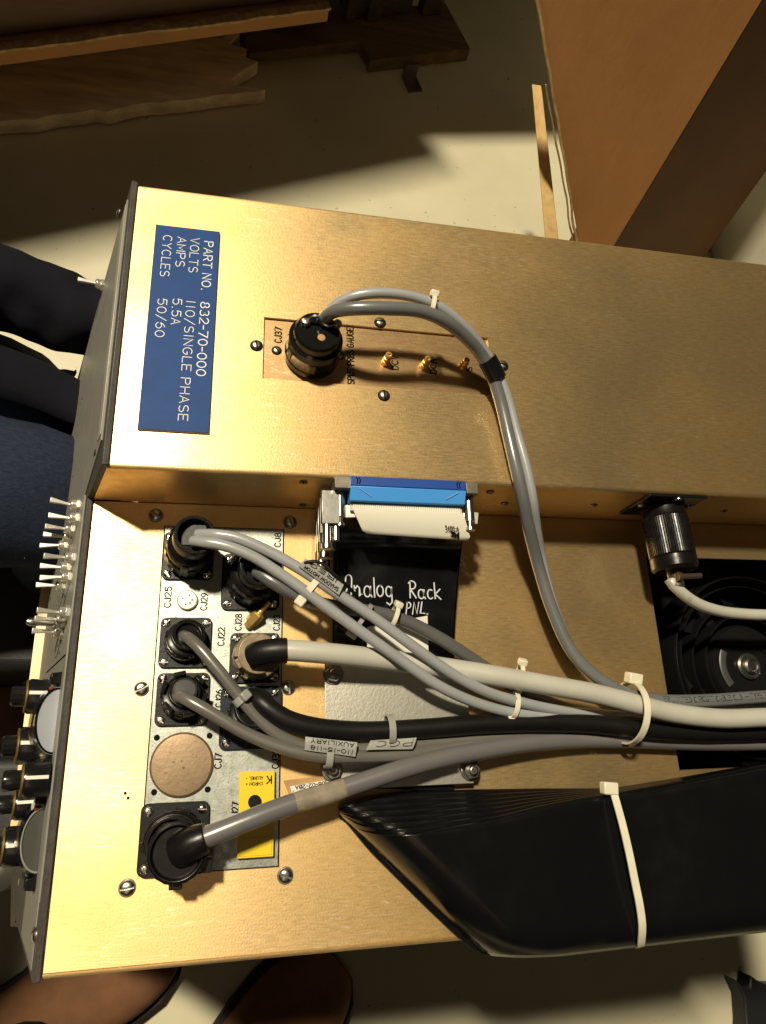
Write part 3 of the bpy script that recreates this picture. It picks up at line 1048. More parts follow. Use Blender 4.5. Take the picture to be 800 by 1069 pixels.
# ---- ribbon header bracket on the step wall
mb = MB()
bx0, bx1 = at_y(350, 492, YW - .004).x, at_y(499, 499, YW - .004).x
bx0 += .0020
bx1 += .0060
bz = DZ + H + 0.0045
mb.box((bx0, YW - 0.0075, DZ + 0.012), (bx1, YW - 0.0003, bz - 0.004))
mb.box((bx0, YW - 0.0085, bz - 0.004), (bx0 + .0105, YW - .0003, bz))
mb.box((bx1 - .0082, YW - 0.0085, bz - 0.004), (bx1, YW - .0003, bz))
mb.box((bx0 - .0005, YW - 0.0030, bz - 0.003), (bx1 + .0005, YW - .0002, bz - .0002))
bracket = mb.build('header_bracket', mat('weathered_bracket', (0.20, 0.18, 0.14), .45, .8, var=.3, vscale=120), chassis, bev=0.0004)
for x in (bx0 + .0045, bx1 - .0040):
    mb = MB()
    z = bz - 0.010
    mb.lathe([(0.0034, 0), (0.0034, 0.017), (0.0020, 0.0175), (0.0020, 0.021), (0.0032, 0.0212), (0.0032, 0.023)], axis((x, YW - .0076, z), (x, YW - .05, z)), 18)
    mb.build('jack_post', STEEL, bracket)
# pile of jack sockets down the left of the header
for k in range(4):
    z = bz - 0.008 - k * 0.0145
    mb = MB()
    mb.box((bx0 - .0075 + k * .0005, YW - .030 - k * .002, z - .0045), (bx0 + .004, YW - .0078, z + .0015))
    mb.cyl((bx0 - .004, YW - .030 - k * .002, z - .001), (bx0 - .004, YW - .042 - k * .002, z - .001), .0026, n=12)
    mb.cyl((bx0 - .004, YW - .042 - k * .002, z - .001), (bx0 - .004, YW - .046 - k * .002, z - .001), .0035, n=12)
    mb.cyl((bx0 + .002, YW - .030 - k * .002, z - .003), (bx0 + .002, YW - .040 - k * .002, z - .003), .0022, n=12)
    mb.build('jack_socket', STEEL if k % 2 == 0 else DSTEEL, bracket, bev=0.0004)

# ---- round power inlet on the step wall (chassis half)
pw = at_y(691, 527, YW)
pwx, pwz = pw.x, pw.z
mb = MB()
mb.box((pwx - .024, YW - 0.0022, pwz - .019), (pwx + .022, YW - .0003, pwz + .0225))
inlet = mb.build('power_inlet', BLACK_GLOSS, chassis, bev=.0006)
for dx, dz in ((-.0195, .004), (.0185, .004), (0, .0195)):
    screw(inlet, (pwx + dx, YW - .0024, pwz + dz), (0, -1, 0), r=.0026, kind='steel')

# ---- front panel
nP = Vector((-1, 0, SL)).normalized()
PTH = 0.0042


def xp(z):
    return XF0 + SL * z      # chassis side of the panel, z relative to deck


def on_panel(px, py, off=0.0):
    """pixel -> point on the outer face (raised by off along its normal)"""
    d = ray(px, py)
    # plane x - SL*z = c
    c = XF0 - (PTH + off) * math.sqrt(1 + SL * SL)
    t = (c + SL * CAMZ) / (d.x - SL * d.z)
    p = d * t
    p = Vector((p.x, p.y, p.z + CAMZ + DZ))
    top_ = DZ + (H if p.y > YW + .004 else 0.0) - .007
    if p.z > top_:          # keep fittings below the panel's top edge
        p += Vector((SL, 0, 1)) * (top_ - p.z)
    return p


ZB = -0.235
outline = [(YS - .0035, 0.0015), (YW + .0005, 0.0015), (YW + .0005, H + .0015), (YN + .0035, H + .0015), (YN + .0035, ZB), (YS - .0035, ZB)]
mb = MB()
mb.prism([Vector((xp(z) - .0002, y, z + DZ)) for y, z in outline], nP * PTH)
panel = mb.build('front_panel', TRIM, chassis, bev=.0008)


def panel_slab(name, m, ys, th, z_list=None, base=0.0):
    """plate glued on the panel: list of (y, z) corners"""
    mb = MB()
    mb.prism([Vector((xp(z), y, z + DZ)) + nP * (PTH + base) for y, z in ys], nP * th)
    return mb.build(name, m, panel, bev=.0002)


IN = 0.0075
panel_slab('face_plate', PANEL, [(YS + .034, -0.0065), (YW + IN - .002, -0.0065), (YW + .020, H - IN), (YN - .006, H - IN), (YN - .014, ZB + .012), (YS + .034, ZB + .012)], .0012)
panel_slab('face_strip', PANEL_LIGHT, [(YW + .024, H - IN - .0005), (YN - .010, H - IN - .0005), (YN - .022, H - .020), (YW + .024, H - .020)], .0006, base=.0012)
panel_slab('lower_corner_plate', PANEL, [(YS + .0005, -0.010), (YS + .0335, -0.010), (YS + .0335, -.10), (YS + .0005, -.10)], .0006)
mb = MB()
for l in ([(70, 682), (49, 702)],):
    pp = [on_panel(x, y, .0013) for x, y in l]
    mb.tube(pp, .0005, 6)
mb.build('seam_line', INK, panel)
mb = MB()
for i in range(46):
    y = random.uniform(330, 530) if i < 26 else random.uniform(600, 690)
    x = (108 - (y - 300) * .13 - random.uniform(6, 20)) if i < 26 else (70 - (y - 600) * .09 + random.uniform(-8, 2))
    p = on_panel(x, y, .0012)
    mb.cyl(p, p + nP * .0003, random.choice((.0011, .0006, .0006, .0008)), n=8)
mb.build('printed_marks', INK, panel)
for px, py, r in ((124, 222, .0032), (101, 474, .0032), (38, 978, .0040), (79, 389, .0032), (54, 626, .003)):
    screw(panel, on_panel(px, py, .0004), nP, r=r, kind='steel')
# bottom lip of the chassis beyond the panel
mb = MB()
zl = ZB - .001
mb.prism([Vector((xp(zl) - .002, y, DZ + zl)) for y in (0.0,)] and [Vector((xp(zl) + .004, YS + .05, DZ + zl)), Vector((xp(zl) - .013, YS + .05, DZ + zl)), Vector((xp(zl) - .013, YN + .004, DZ + zl)), Vector((xp(zl) + .004, YN + .004, DZ + zl))], (0, 0, -.003))
mb.build('bottom_lip', mat('worn_gold_lip', (0.72, 0.50, 0.28), .5, .4, var=.1, vscale=60), panel)
# mounting ear at the near end
mb = MB()
q = [on_panel(x, y, -.002) for x, y in ((27, 905), (12, 915), (11, 967), (27, 968))]
mb.prism(q, nP * -.003)
ear = mb.build('mounting_ear', mat('brown_primer_steel', (0.10, 0.075, 0.055), .55, .3, var=.2, vscale=80), panel)
mb = MB()
p = on_panel(18, 955, -.0015)
mb.cyl(p, p + nP * .0006, .0055)
mb.build('ear_hole', INK, ear)
screw(ear, on_panel(22, 921, -.0012), nP, r=.004, kind='steel')
# strap handle
a, b = on_panel(78, 411, 0), on_panel(78, 399, 0)
mb = MB()
hp = spline([a + nP * .001, a + nP * .012, a + nP * .020 + Vector((0, .006, .003)), a + nP * .021 + Vector((0, .014, .004)), a + nP * .014 + Vector((0, .020, .004)), a + nP * .001 + Vector((0, .022, .002))], .002)
mb.strap(hp, [Vector((SL, 0, 1))] * len(hp), .010, .0022)
mb.build('strap_handle', mat('nickel_handle', (0.42, 0.40, 0.34), .3, .9), panel)

# toggle switches
TOG = [(83, 528, 62, 526), (82, 542, 57, 540), (77, 553, 53, 552), (75, 561, 50, 560), (70, 570, 47, 568), (78, 583, 57, 582), (73, 593, 53, 592), (74, 603, 47, 602),
       (68, 612, 44, 609), (72, 640, 50, 639), (69, 647, 46, 646), (66, 660, 39, 658), (108, 298, 89, 298)]
for i, (bx, by, tx, ty) in enumerate(TOG):
    p = on_panel(bx, by, .0012)
    L = .0138
    tipdir = (nP + Vector((0, random.uniform(-.10, .10), random.choice((-.16, .10))))).normalized()
    M = axis(p, p + nP)
    mb = MB()
    mb.lathe([(0.0052, 0), (0.0052, .0022)], M, 6)
    mb.lathe([(0.0040, .0022), (0.0040, .0052), (.0030, .0062), (.0018, .0064)], M, 18)
    sw = mb.build('toggle_switch', mat('bright_bushing', (0.80, 0.77, 0.68), .25, .8) if i == 0 else bpy.data.materials['bright_bushing'], panel, bev=.0002)
    mb = MB()
    q = p + nP * .0055
    up = Vector((0, 1, 0))
    yv = Vector((0, 1, 0))
    uv = tipdir.cross(yv).normalized()
    vs = [q + tipdir * (L * t) + yv * (sy * wy) + uv * (su * wu) for t, wy, wu in ((0, .0008, .0009), (.55, .0013, .0012), (1.0, .0019, .0014)) for sy, su in ((-1, -1), (1, -1), (1, 1), (-1, 1))]
    fs = [(k * 4 + i, k * 4 + (i + 1) % 4, k * 4 + 4 + (i + 1) % 4, k * 4 + 4 + i) for k in range(2) for i in range(4)] + [(3, 2, 1, 0), (8, 9, 10, 11)]
    mb.add(vs, fs)
    mb.build('lever', LEVER, sw, bev=.0003)
p = on_panel(65, 651, .0012)
mb = MB()
mb.lathe([(0.0042, 0), (.0042, .005), (.0026, .006), (.0022, .009), (.0024, .010), (.0025, .015), (.0030, .0165), (.0031, .020), (.0022, .0225), (.0006, .023)], axis(p, p + nP + Vector((0, 0, .05))), 18)
mb.build('locking_toggle', STEEL, panel)


# knobs
def knob(px, py, R, L, small=True, spin=0.0):
    p = on_panel(px, py, .0012)
    M = axis(p, p + nP) @ Matrix.Rotation(spin, 4, 'Z')
    mb = MB()
    mb.lathe([(R * .94, .001), (R, .002), (R, L * .55), (R * .93, L * .62), (R * .2, L * .62)], M, 28, knurl={1: .02, 2: .02})
    k = mb.build('knob', KNOB, panel)
    mb = MB()
    mb.lathe([(R * .95, L * .62), (R * .95, L * .66), (R * .4, L * .67)], M, 28)
    mb.build('gilt_ring', GILT, k)
    if small:
        mb = MB()
        mb.lathe([(R * .56, L * .67), (R * .58, L * 1.0), (R * .50, L * 1.06), (.0001, L * 1.06)], M, 28, knurl={0: .03, 1: .03})
        mb.build('inner_knob', KNOB, k)
    mb = MB()
    mb.box((-R * .10, R * .9, .002), (R * .10, R * 1.03, L * .58), M)
    mb.build('pointer_line', WHITE, k)
    return k


def spin_up(px, py):
    """spin that brings the pointer line to the upper side of the panel"""
    p = on_panel(px, py, 0)
    M = axis(p, p + nP)
    v = M.to_3x3().inverted() @ Vector((SL, 0.15, 1)).normalized()
    return math.atan2(v.y, v.x) - PI / 2


for px, py, R, L in ((51, 727, .0122, .0235), (43, 778, .0130, .0245), (53, 813, .0100, .0245), (41, 838, .0100, .0240), (31, 882, .0130, .0265)):
    knob(px, py, R, L, small=(py != 812), spin=spin_up(px, py))


# bulging edgewise meters
def meter(pa, pb, bulge, depth, face, label_mark):
    a, b = on_panel(*pa, .0012), on_panel(*pb, .0012)
    ym, hw = (a.y + b.y) / 2, abs(a.y - b.y) / 2
    zt = (a.z + b.z) / 2 - DZ - .010
    dn_ = Vector((-SL, 0, -1)).normalized()
    c0 = Vector((xp(zt), ym, DZ + zt)) + nP * (PTH + .0012)

    def prof(s, n=22):
        return [Vector((0, hw * s * math.cos(PI * i / n), 0)) + nP * (bulge * s * math.sin(PI * i / n)) for i in range(n + 1)]
    mb = MB()
    mb.prism([c0 + q + dn_ * .003 for q in prof(.90)], dn_ * (depth - .006))
    m = mb.build('edgewise_meter', face, panel, sharp=50)
    mb = MB()
    mb.prism([c0 + q for q in prof(1.0)], dn_ * depth)
    mb.build('window', CLEAR, m, sharp=50)
    for sgn in (-1, 1):
        mb = MB()
        cc = c0 + Vector((0, sgn * (hw + .003), 0))
        mb.prism([cc + Vector((0, -.004, 0)), cc + Vector((0, .004, 0)), cc + Vector((0, .003, 0)) + nP * .006, cc + Vector((0, -.003, 0)) + nP * .006], dn_ * .012)
        mb.build('end_clip', BLACK, m, bev=.0004)
    mb = MB()
    path = [c0 + q + dn_ * .0025 for q in prof(.86)]
    mb.tube(path, .0006, 6)
    mb.build('scale_arc', WHITE if label_mark else INK, m)
    mb = MB()
    q = prof(.93)[3]
    mb.cyl(c0 + q * .98 + dn_ * .002, c0 + q * 1.03 + dn_ * .002, .0016)
    mb.build('limit_mark', RED, m)
    return m


meter((66, 711), (56, 792), .0135, .040, METER_FACE, False)
meter((54, 842), (38, 916), .0125, .040, METER_GREY, True)

# ------------------------------------------------------------------ plugs and cables
GC = 'cables plugged into the connector plate'


def ms_plug(parent, base, top, r0, r1, m=BLACK, n=40, hollow=0.82, name='plug'):
    """stack of rings from base to top: knurled coupling ring, body with flats, hollow back shell"""
    M = axis(base, top)
    L = (Vector(top) - Vector(base)).length
    prof = [(r0 * .80, 0), (r0, .001), (r0, L * .26), (r0 * .93, L * .29), (r0 * .93, L * .36), (r0 * .98, L * .38), (r0 * .98, L * .56), (r0 * .90, L * .60), (r1 * .92, L * .64),
            (r1 * .92, L * .74), (r1, L * .76), (r1, L * .97), (r1 * .97, L), (r1 * hollow, L), (r1 * (hollow - .02), L * .97), (r1 * (hollow - .05), L * .80)]
    mb = MB()
    mb.lathe(prof, M, n, knurl={1: .022, 2: .022, 5: .012, 6: .012})
    for k in range(3):
        R = Matrix.Rotation(2 * PI * k / 3 + .4, 4, 'Z')
        mb.box((r0 * .93, -r0 * .16, L * .30), (r0 * 1.07, r0 * .16, L * .5), M @ R)
    return mb.build(name, m, parent, bev=.0003, sharp=40)


def cable(parent, pts, r, m, name='cable', n=18, lump=0.0):
    path = spline(pts3(pts) if not isinstance(pts[0], Vector) else pts)
    rr = [r * (1 + lump * mnoise.noise(p * 60)) for p in path]
    mb = MB()
    mb.tube(path, rr, n)
    o = mb.build(name, m, parent, sharp=60)
    return o, path


def near(path, px, py, z):
    p = at(px, py, z)
    return min(range(len(path)), key=lambda i: (path[i] - p).length)


def sleeve(parent, path, i0, i1, r, m, name, bulge=1.0):
    mb = MB()
    i0, i1 = sorted((i0, i1))
    seg = path[i0:i1 + 1]
    mb.tube(seg, [r * (.97 if k in (0, len(seg) - 1) else 1) for k in range(len(seg))], 20)
    return mb.build(name, m, parent, sharp=60)


def print_on(parent, path, i0, s, r, height, roll, m, length):
    """lettering wrapped along a cable, starting at sample i0"""
    P = path[i0:]
    acc = [0]
    for a, b in zip(P, P[1:]):
        acc.append(acc[-1] + (b - a).length)

    def mp(x, y):
        i = max(0, min(len(P) - 2, next((k for k in range(len(acc)) if acc[k] > x), len(acc) - 1) - 1))
        f = (x - acc[i]) / max(1e-6, acc[i + 1] - acc[i])
        p = P[i].lerp(P[i + 1], f)
        t = (P[i + 1] - P[i]).normalized()
        u = (Vector((0, 0, 1)) - t * t.z).normalized()
        w = u.cross(t)
        ang = roll + y / r
        nn = u * math.cos(ang) + w * math.sin(ang)
        return p + nn * r, nn
    mb = MB()
    fit(mb, s, mp, length, height, height * .13)
    return mb.build('printed_lettering', m, parent, sharp=60)


# CJ37: phenolic plug on the raised top with two grey cables
base = at(325, 372, gz) + Vector((0, 0, .0006))
top = at(332, 346, H + .026)
t37 = thing('signal_cable', 'twin grey cable with glossy black plug on the raised gauge plate', 'cable', base)
M = axis(base, top)
L = (top - base).length
mb = MB()
r0, r1 = .0184, .0157
mb.lathe([(r0 * .96, 0), (r0, .001), (r0, L * .18), (r0 * .975, L * .2), (r0 * .975, L * .55), (r0 * .99, L * .57), (r0 * .96, L * .74), (r1 * .99, L * .78), (r1 * .96, L * .96), (r1 * .88, L * 1.02), (.0001, L * 1.04)], M, 48)
plug37 = mb.build('plug', BLACK_GLOSS, t37, sharp=30)
mb = MB()
for k in range(6):
    R = Matrix.Rotation(2 * PI * k / 6 + .2, 4, 'Z')
    mb.box((r0 * .95, -.0018, L * .22), (r0 * .985, .0018, L * .52), M @ R)
mb.build('grip_band', mat('brown_phenolic', (0.05, 0.022, 0.014), .35), plug37)
ctop = at(337, 337, H + .032)
mb = MB()
cp = [at(319, 340, H + .0275), at(323, 332, H + .031), at(331, 330, H + .033), at(337, 338, H + .030), at(345, 341, H + .0295), at(352, 337, H + .0275)]
cpp = spline(cp, .0015)
mb.strap(cpp, [Vector((.2, -.3, 1))] * len(cpp), .0022, .0012)
for px, py in ((319, 338), (352, 339)):
    q = at(px, py, H + .0268)
    mb.lathe([(.0031, 0), (.0031, .002), (.002, .0034), (.0001, .0037)], Matrix.Translation(q), 18)
mb.build('cord_clamp', STEEL, plug37)
mb = MB()
q = at(335, 353, H + .0262)
mb.lathe([(.0030, -.001), (.0030, .0006), (.002, .001), (.0001, .001)], Matrix.Translation(q), 18)
mb.build('cork_plug', mat('cork', (0.42, 0.24, 0.10), .7), plug37)
thick = [(337, 335, H + .027), (343, 328, H + .035), (352, 324, H + .042), (372, 322, H + .048), (405, 322, H + .050), (440, 325, H + .048), (466, 336, H + .043), (486, 352, H + .034),
         (503, 371, H + .024), (514, 392, H + .017), (522, 416, H + .012), (530, 450, H + .009), (538, 485, H + .008), (545, 515, H + .004), (551, 545, H - .008), (562, 590, .034),
         (576, 635, .028), (597, 680, .026), (622, 706, .026), (652, 723, .027), (690, 731, .026), (740, 731, .027), (800, 727, .027), (860, 725, .027)]
c37, path37 = cable(t37, thick, .0043, GREY)
thin = [(340, 334, H + .027), (346, 322, H + .032), (357, 314, H + .036), (375, 308, H + .041), (400, 306, H + .043), (432, 310, H + .043), (460, 321, H + .041), (484, 340, H + .035),
        (503, 362, H + .026), (519, 388, H + .017), (530, 415, H + .012), (539, 450, H + .008), (550, 490, H + .006), (556, 520, H + .002), (560, 550, H - .012), (565, 580, .034),
        (572, 612, .026), (585, 652, .021), (603, 688, .019), (630, 712, .019), (655, 724, .016), (700, 740, .014), (760, 742, .013), (860, 740, .013)]
c37b, path37b = cable(t37, thin, .0034, GREY_LIGHT)
i0 = near(path37, 505, 374, H + .022)
i1 = near(path37, 517, 398, H + .015)
mid = [(a + b) / 2 for a, b in zip(path37[i0:i1 + 1], [min(path37b, key=lambda q: (q - p).length) for p in path37[i0:i1 + 1]])]
mb = MB()
mb.tube(mid, .0071, 20, flat=.80)
mb.build('tape_band', TAPE, t37)
print_on(c37, path37, near(path37, 690, 732, .026), 'ER LIMITED CIRCUIT CABLE CL3 -- TYPE PLTC OR', .0043, .0036, -.25, INK, (at(815, 729, .026) - at(690, 732, .026)).length)

# A: top-left plug, two light grey cables
topA = at(204, 558, .044)
tA = thing('signal_cable', 'twin light grey cable leaving the tall hollow black plug at the plate\'s top corner', 'cable', bA, GC)
pA = ms_plug(tA, bA + Vector((0, 0, .001)), topA, .0154, .0130)
mb = MB()
mb.prism([topA + Vector((-.009, -.005, -.006)), topA + Vector((.006, -.005, -.006)), topA + Vector((.006, .008, -.006)), topA + Vector((-.009, .008, -.006))], (0, 0, -.004))
mb.build('plug_insert', RUBBER, pA)
la = [(202, 565, .040), (212, 566, .0455), (232, 569, .048), (262, 580, .048), (300, 604, .046), (340, 633, .044), (385, 665, .041), (420, 690, .038), (455, 714, .034), (490, 731, .028), (530, 743, .023), (575, 748, .020), (625, 750, .017), (690, 752, .014), (760, 753, .013), (860, 752, .013)]
ua = [(207, 558, .038), (222, 558, .045), (245, 561, .047), (275, 573, .047), (310, 592, .046), (350, 618, .045), (395, 648, .042), (440, 681, .038), (475, 705, .034), (508, 722, .030), (540, 732, .026), (580, 741, .021), (630, 746, .016), (690, 750, .010), (760, 752, .008), (860, 752, .008)]
cA1, pthA1 = cable(tA, la, .0035, GREY_LIGHT)
cA2, pthA2 = cable(tA, ua, .0035, GREY_LIGHT)

# B: second black plug, darker grey cable that passes underneath
topB = at(273, 590, .040)
tB = thing('signal_cable', 'dark grey cable passing under the light grey pair from the second tall plug', 'cable', bB, GC)
pB = ms_plug(tB, bB + Vector((0, 0, .001)), topB, .0168, .0136)
cB, pthB = cable(tB, [(268, 596, .036), (280, 604, .040), (300, 616, .040), (326, 628, .037), (360, 635, .030), (395, 640, .026), (425, 649, .024), (455, 664, .023), (490, 686, .020), (520, 706, .016), (560, 728, .012), (610, 745, .010), (680, 752, .005), (760, 753, .005), (860, 752, .005)], .0044, GREY_DARK)
mb = MB()
mb.tube(spline(pts3([(318, 588, .052), (326, 586, .054), (338, 589, .054), (350, 600, .053), (362, 611, .050), (372, 622, .044), (378, 634, .036)]), .002), .0011, 10)
mb.build('tie_wire', RUBBER, tB)

# C and E: the two thin warm grey cables
topC = at(197, 662, .016)
tC = thing('signal_cable', 'thin warm grey cable from the small ringed socket beside the plate\'s middle', 'cable', bC, GC)
pC = ms_plug(tC, bC + Vector((0, 0, .0008)), topC, .0126, .0106, hollow=.74)
cC, pthC = cable(tC, [(190, 664, .010), (197, 666, .019), (208, 676, .024), (226, 697, .026), (246, 722, .026), (268, 748, .025), (292, 768, .024), (318, 779, .022), (350, 783, .021), (400, 780, .019), (450, 776, .017), (500, 771, .015), (560, 766, .013), (620, 763, .011), (690, 765, .008), (860, 764, .008)], .0037, GREY_WARM)
topE = at(193, 722, .016)
tE = thing('signal_cable', 'thin warm grey cable from the castellated socket above the bronze round cap', 'cable', bE, GC)
pE = ms_plug(tE, bE + Vector((0, 0, .0008)), topE, .0130, .0096, hollow=.78)
mb = MB()
M = axis(bE, topE)
for k in range(6):
    mb.box((.0112, -.0036, .007), (.0140, .0036, .0115), M @ Matrix.Rotation(k * PI / 3 + .2, 4, 'Z'))
mb.build('castle_ring', BLACK, pE, bev=.0004)
mb = MB()
mb.lathe([(.0074, .006), (.0074, .0150), (.006, .0165), (.0001, .0168)], M, 24)
mb.build('plug_insert', mat('grey_insert', (.07, .07, .075), .4), pE)
cE, pthE = cable(tE, [(184, 726, .014), (191, 728, .021), (204, 735, .024), (225, 747, .025), (256, 765, .025), (290, 779, .025), (320, 787, .025), (350, 790, .024), (380, 790, .023), (420, 788, .021), (460, 783, .018), (500, 777, .016), (550, 772, .014), (610, 770, .012), (690, 774, .008), (860, 774, .008)], .0038, GREY_WARM)

# D: brown plug with black boot, thick off-white cable
topD = at(270, 682, .024)
tD = thing('power_cable', 'thick off white cable with black boot leaving the brown socket', 'cable', bD, GC)
pD = ms_plug(tD, bD + Vector((0, 0, .001)), topD, .0146, .0128, m=BROWN_PLUG, n=32, hollow=.42)
mb = MB()
M = axis(bD, topD)
for a in (1.35, 1.9, 3.6, 4.0):
    mb.box((.008, -.0032, .012), (.0150, .0032, .020), M @ Matrix.Rotation(a, 4, 'Z'))
mb.build('clamp_lug', BROWN_PLUG, pD, bev=.0006)
wd = [(264, 685, .026), (272, 682, .0295), (284, 680, .032), (300, 679, .033), (330, 681, .033), (370, 685, .031), (420, 691, .027), (470, 698, .027), (520, 706, .030), (570, 715, .032), (620, 724, .033), (660, 734, .032), (700, 744, .029), (750, 750, .028), (800, 749, .028), (870, 747, .028)]
cD, pthD = cable(tD, wd, .0066, PALE, n=22)
j = near(pthD, 300, 679, .033)
sleeve(tD, pthD, 0, j, .0079, RUBBER, 'boot')

# F: thick black cable from the blue-black socket
topF = at(267, 738, .022)
tF = thing('power_cable', 'thick black cable bending out of the blue black socket', 'cable', bF, GC)
pF = ms_plug(tF, bF + Vector((0, 0, .001)), topF, .0150, .0126)
cF, pthF = cable(tF, [(262, 730, .016), (270, 731, .024), (281, 740, .026), (298, 751, .026), (325, 759, .025), (360, 763, .023), (400, 763, .022), (450, 760, .021), (500, 756, .020), (560, 754, .019), (610, 755, .019), (660, 760, .019), (710, 764, .018), (760, 765, .017), (800, 764, .017), (870, 762, .017)], .0062, RUBBER, n=22, lump=.03)
k = near(pthF, 355, 763, .023)
sleeve(cF, pthF, k - 1, k, .0065, RUBBER, 'moulded_ridge')

# G: big bottom plug with right-angle back shell and thick grey cable
topG = at(186, 890, .030)
tG = thing('power_cable', 'thickest grey cable with yellowed tape from the big bottom plug', 'cable', bG, GC)
tg2 = bG + Vector((.0005, -.0005, .022))
pG = ms_plug(tG, bG + Vector((0, 0, .001)), tg2, .0168, .0150, hollow=.85)
mb = MB()
qa, qb = at(180, 893, .031), at(203, 881, .033)
M = Matrix.Translation(at(186, 888, .021))
mb.lathe([(.0150, 0), (.0162, .002), (.0162, .009), (.0140, .010), (.0132, .007), (.0001, .007)], M, 36, knurl={1: .01, 2: .01})
mb.tube([at(186, 888, .024), at(196, 883, .0275), at(206, 878, .030), at(216, 874, .031)], [.0100, .0102, .0092, .0078], 22)
mb.box((-.0035, -.019, 0), (.0035, -.0145, .006), M)
mb.box((.013, -.012, -.004), (.019, -.004, .003), M)
mb.build('angle_shell', BLACK, pG, bev=.0005)
gp = [(196, 883, .0275), (208, 877, .030), (225, 870, .031), (260, 856, .031), (300, 841, .029), (340, 829, .027), (380, 816, .026), (420, 803, .025), (460, 792, .022), (500, 784, .018), (550, 776, .014), (600, 772, .011), (660, 772, .009), (740, 775, .0085), (860, 774, .0085)]
cG, pthG = cable(tG, gp, .0058, GREY_VIOLET, n=22)
sleeve(tG, pthG, near(pthG, 308, 838, .029), near(pthG, 357, 823, .027), .0060, AGED_TAPE, 'tape_band')

# white power cord
pw0 = Vector((pwx, YW - .0026, pwz))
tP = thing('mains_cable', 'white mains cord hanging from the ribbed black connector over the fan', 'mains cable', pw0)
mb = MB()
pe = Vector((pwx + .0015, YW - .052, pwz + .001))
M = axis(pw0, pe)
mb.lathe([(.0155, 0), (.0155, .008), (.0150, .009), (.0158, .0095), (.0158, .037), (.0150, .038), (.0160, .0385), (.0160, .046), (.0145, .048), (.006, .0485)], M, 128, knurl={3: .008, 4: .008})
pcon = mb.build('connector', BLACK, tP, sharp=28)
mb = MB()
q = at(697, 597, .032)
mb.cyl(pe + Vector((-.001, .004, 0)), pe + Vector((-.001, -.010, 0)), .0058, .0050)
mb.cyl(pe + Vector((-.002, -.004, .006)), pe + Vector((.015, -.003, .006)), .0020)
mb.cyl(pe + Vector((-.004, -.004, .006)), pe + Vector((-.0015, -.004, .006)), .0034)
mb.build('cord_clamp', mat('dark_clamp', (.10, .075, .055), .4, .6), pcon)
zc = pe.z - DZ
cable(tP, [pe + Vector((-.001, -.006, 0)), at(700, 606, zc), at(711, 618, zc - .001), at(728, 630, zc - .004), at(752, 638, zc - .008), at(776, 641, zc - .010), at(800, 642, zc - .010), at(860, 642, zc - .010)], .0041, PALE)

# ------------------------------------------------------------------ ribbon cable
tR = thing('ribbon_cable', 'wide black ribbon cable with blue header, hand lettered and folded over at the deck edge', 'ribbon cable', at(420, 560, 0))
ux0, ux1 = bx0 + .0100, bx1 - .0088
mb = MB()
mb.box((ux0, YW - .0068, bz - .012), (ux1, YW - .0004, bz + .0012))
bh = mb.build('connector_cover', BLUE_DARK, tR, bev=.0005)
mb = MB()
mb.prism([Vector((ux0, YW - .0070, bz + .0012)), Vector((ux0, YW - .0070, bz - .014)), Vector((ux0, YW - .0150, bz - .014)), Vector((ux0, YW - .0155, bz - .0030))], (ux1 - ux0, 0, 0))
mb.build('connector_front', BLUE_LIGHT, bh, bev=.0005)
mb = MB()
for sx, xx in ((1, ux0), (-1, ux1)):
    mp = plane_map((xx + sx * .004, YW - .0035, bz + .0013), (sx, 0, 0), (0, 1, 0), (0, 0, 1))
    for dx in (0, .0016):
        stroke(mb, [(dx, -.002), (dx + .0006, .0005), (dx - .0004, .002)], mp, .0008)
mb.build('latch_mark', INK, bh)
mb = MB()
for sx, xx in ((1, ux0), (-1, ux1)):
    def mpf(x, y, xx=xx, sx=sx):
        return Vector((xx + sx * x, YW - .0074 + y, bz + .0011 + y * .49 + .0004)), Vector((0, -.3, 1)).normalized()
    stroke(mb, [(.0055, -.0012), (.0135, -.0055)], mpf, .0004)
mb.build('mould_line', mat('pale_blue', (.30, .45, .70), .4), bh)
mb = MB()
mb.box((ux0 + .001, YW - .0205, bz - .0160), (ux1 - .001, YW - .0156, bz - .0075))
teeth = mb.build('contact_strip', mat('grey_white_strip', (.50, .48, .44), .5), tR)
mb = MB()
nt_ = 58
for i in range(nt_):
    x = ux0 + .003 + (ux1 - ux0 - .006) * i / (nt_ - 1)
    mb.box((x - .0004, YW - .0203, bz - .0076), (x + .0004, YW - .0160, bz - .0068))
mb.build('contact', CREAM, teeth)
# pull tab
zt0 = bz - .0068 - DZ
rows_ = []
for k in range(9):
    t = k / 8
    l = Vector((368, 530, 0)).lerp(Vector((380, 557, 0)), t)
    r = Vector((484, 536, 0)).lerp(Vector((492, 564, 0)), t)
    if k == 8:
        l.x += 4
        r.x -= 4
    z = zt0 - .003 * t - .004 * t * t
    rows_.append([at(l.x + (r.x - l.x) * s, l.y + (r.y - l.y) * s, z + .0014 * math.sin(PI * s)) for s in [i / 12 for i in range(13)]])
mb = MB()
mb.grid(rows_, th=.0009)
tab = mb.build('pull_tab', CREAM, tR, sharp=60)
for q in (((347, 527), (371, 527), (372, 540), (347, 541)), ((483, 533), (500, 535), (499, 547), (484, 546))):
    mb = MB()
    mb.prism([at(x, y, zt0 - .004) for x, y in q], (0, 0, -.0012))
    mb.build('strap_wing', LEVER, tR, bev=.0003)
mb = MB()
o = at(465, 553, zt0 - .0010)
mb2 = plane_map(o, (1, -.06, -.0), (.0, 1, .0), (0, -.1, 1))
fit(mb, '3480-6', mb2, .0095, .0028, .00042)
o = at(471, 560, zt0 - .0030)
fit(mb, '3M', plane_map(o, (1, -.06, 0), (0, 1, 0), (0, -.1, 1)), .0060, .0032, .0011)
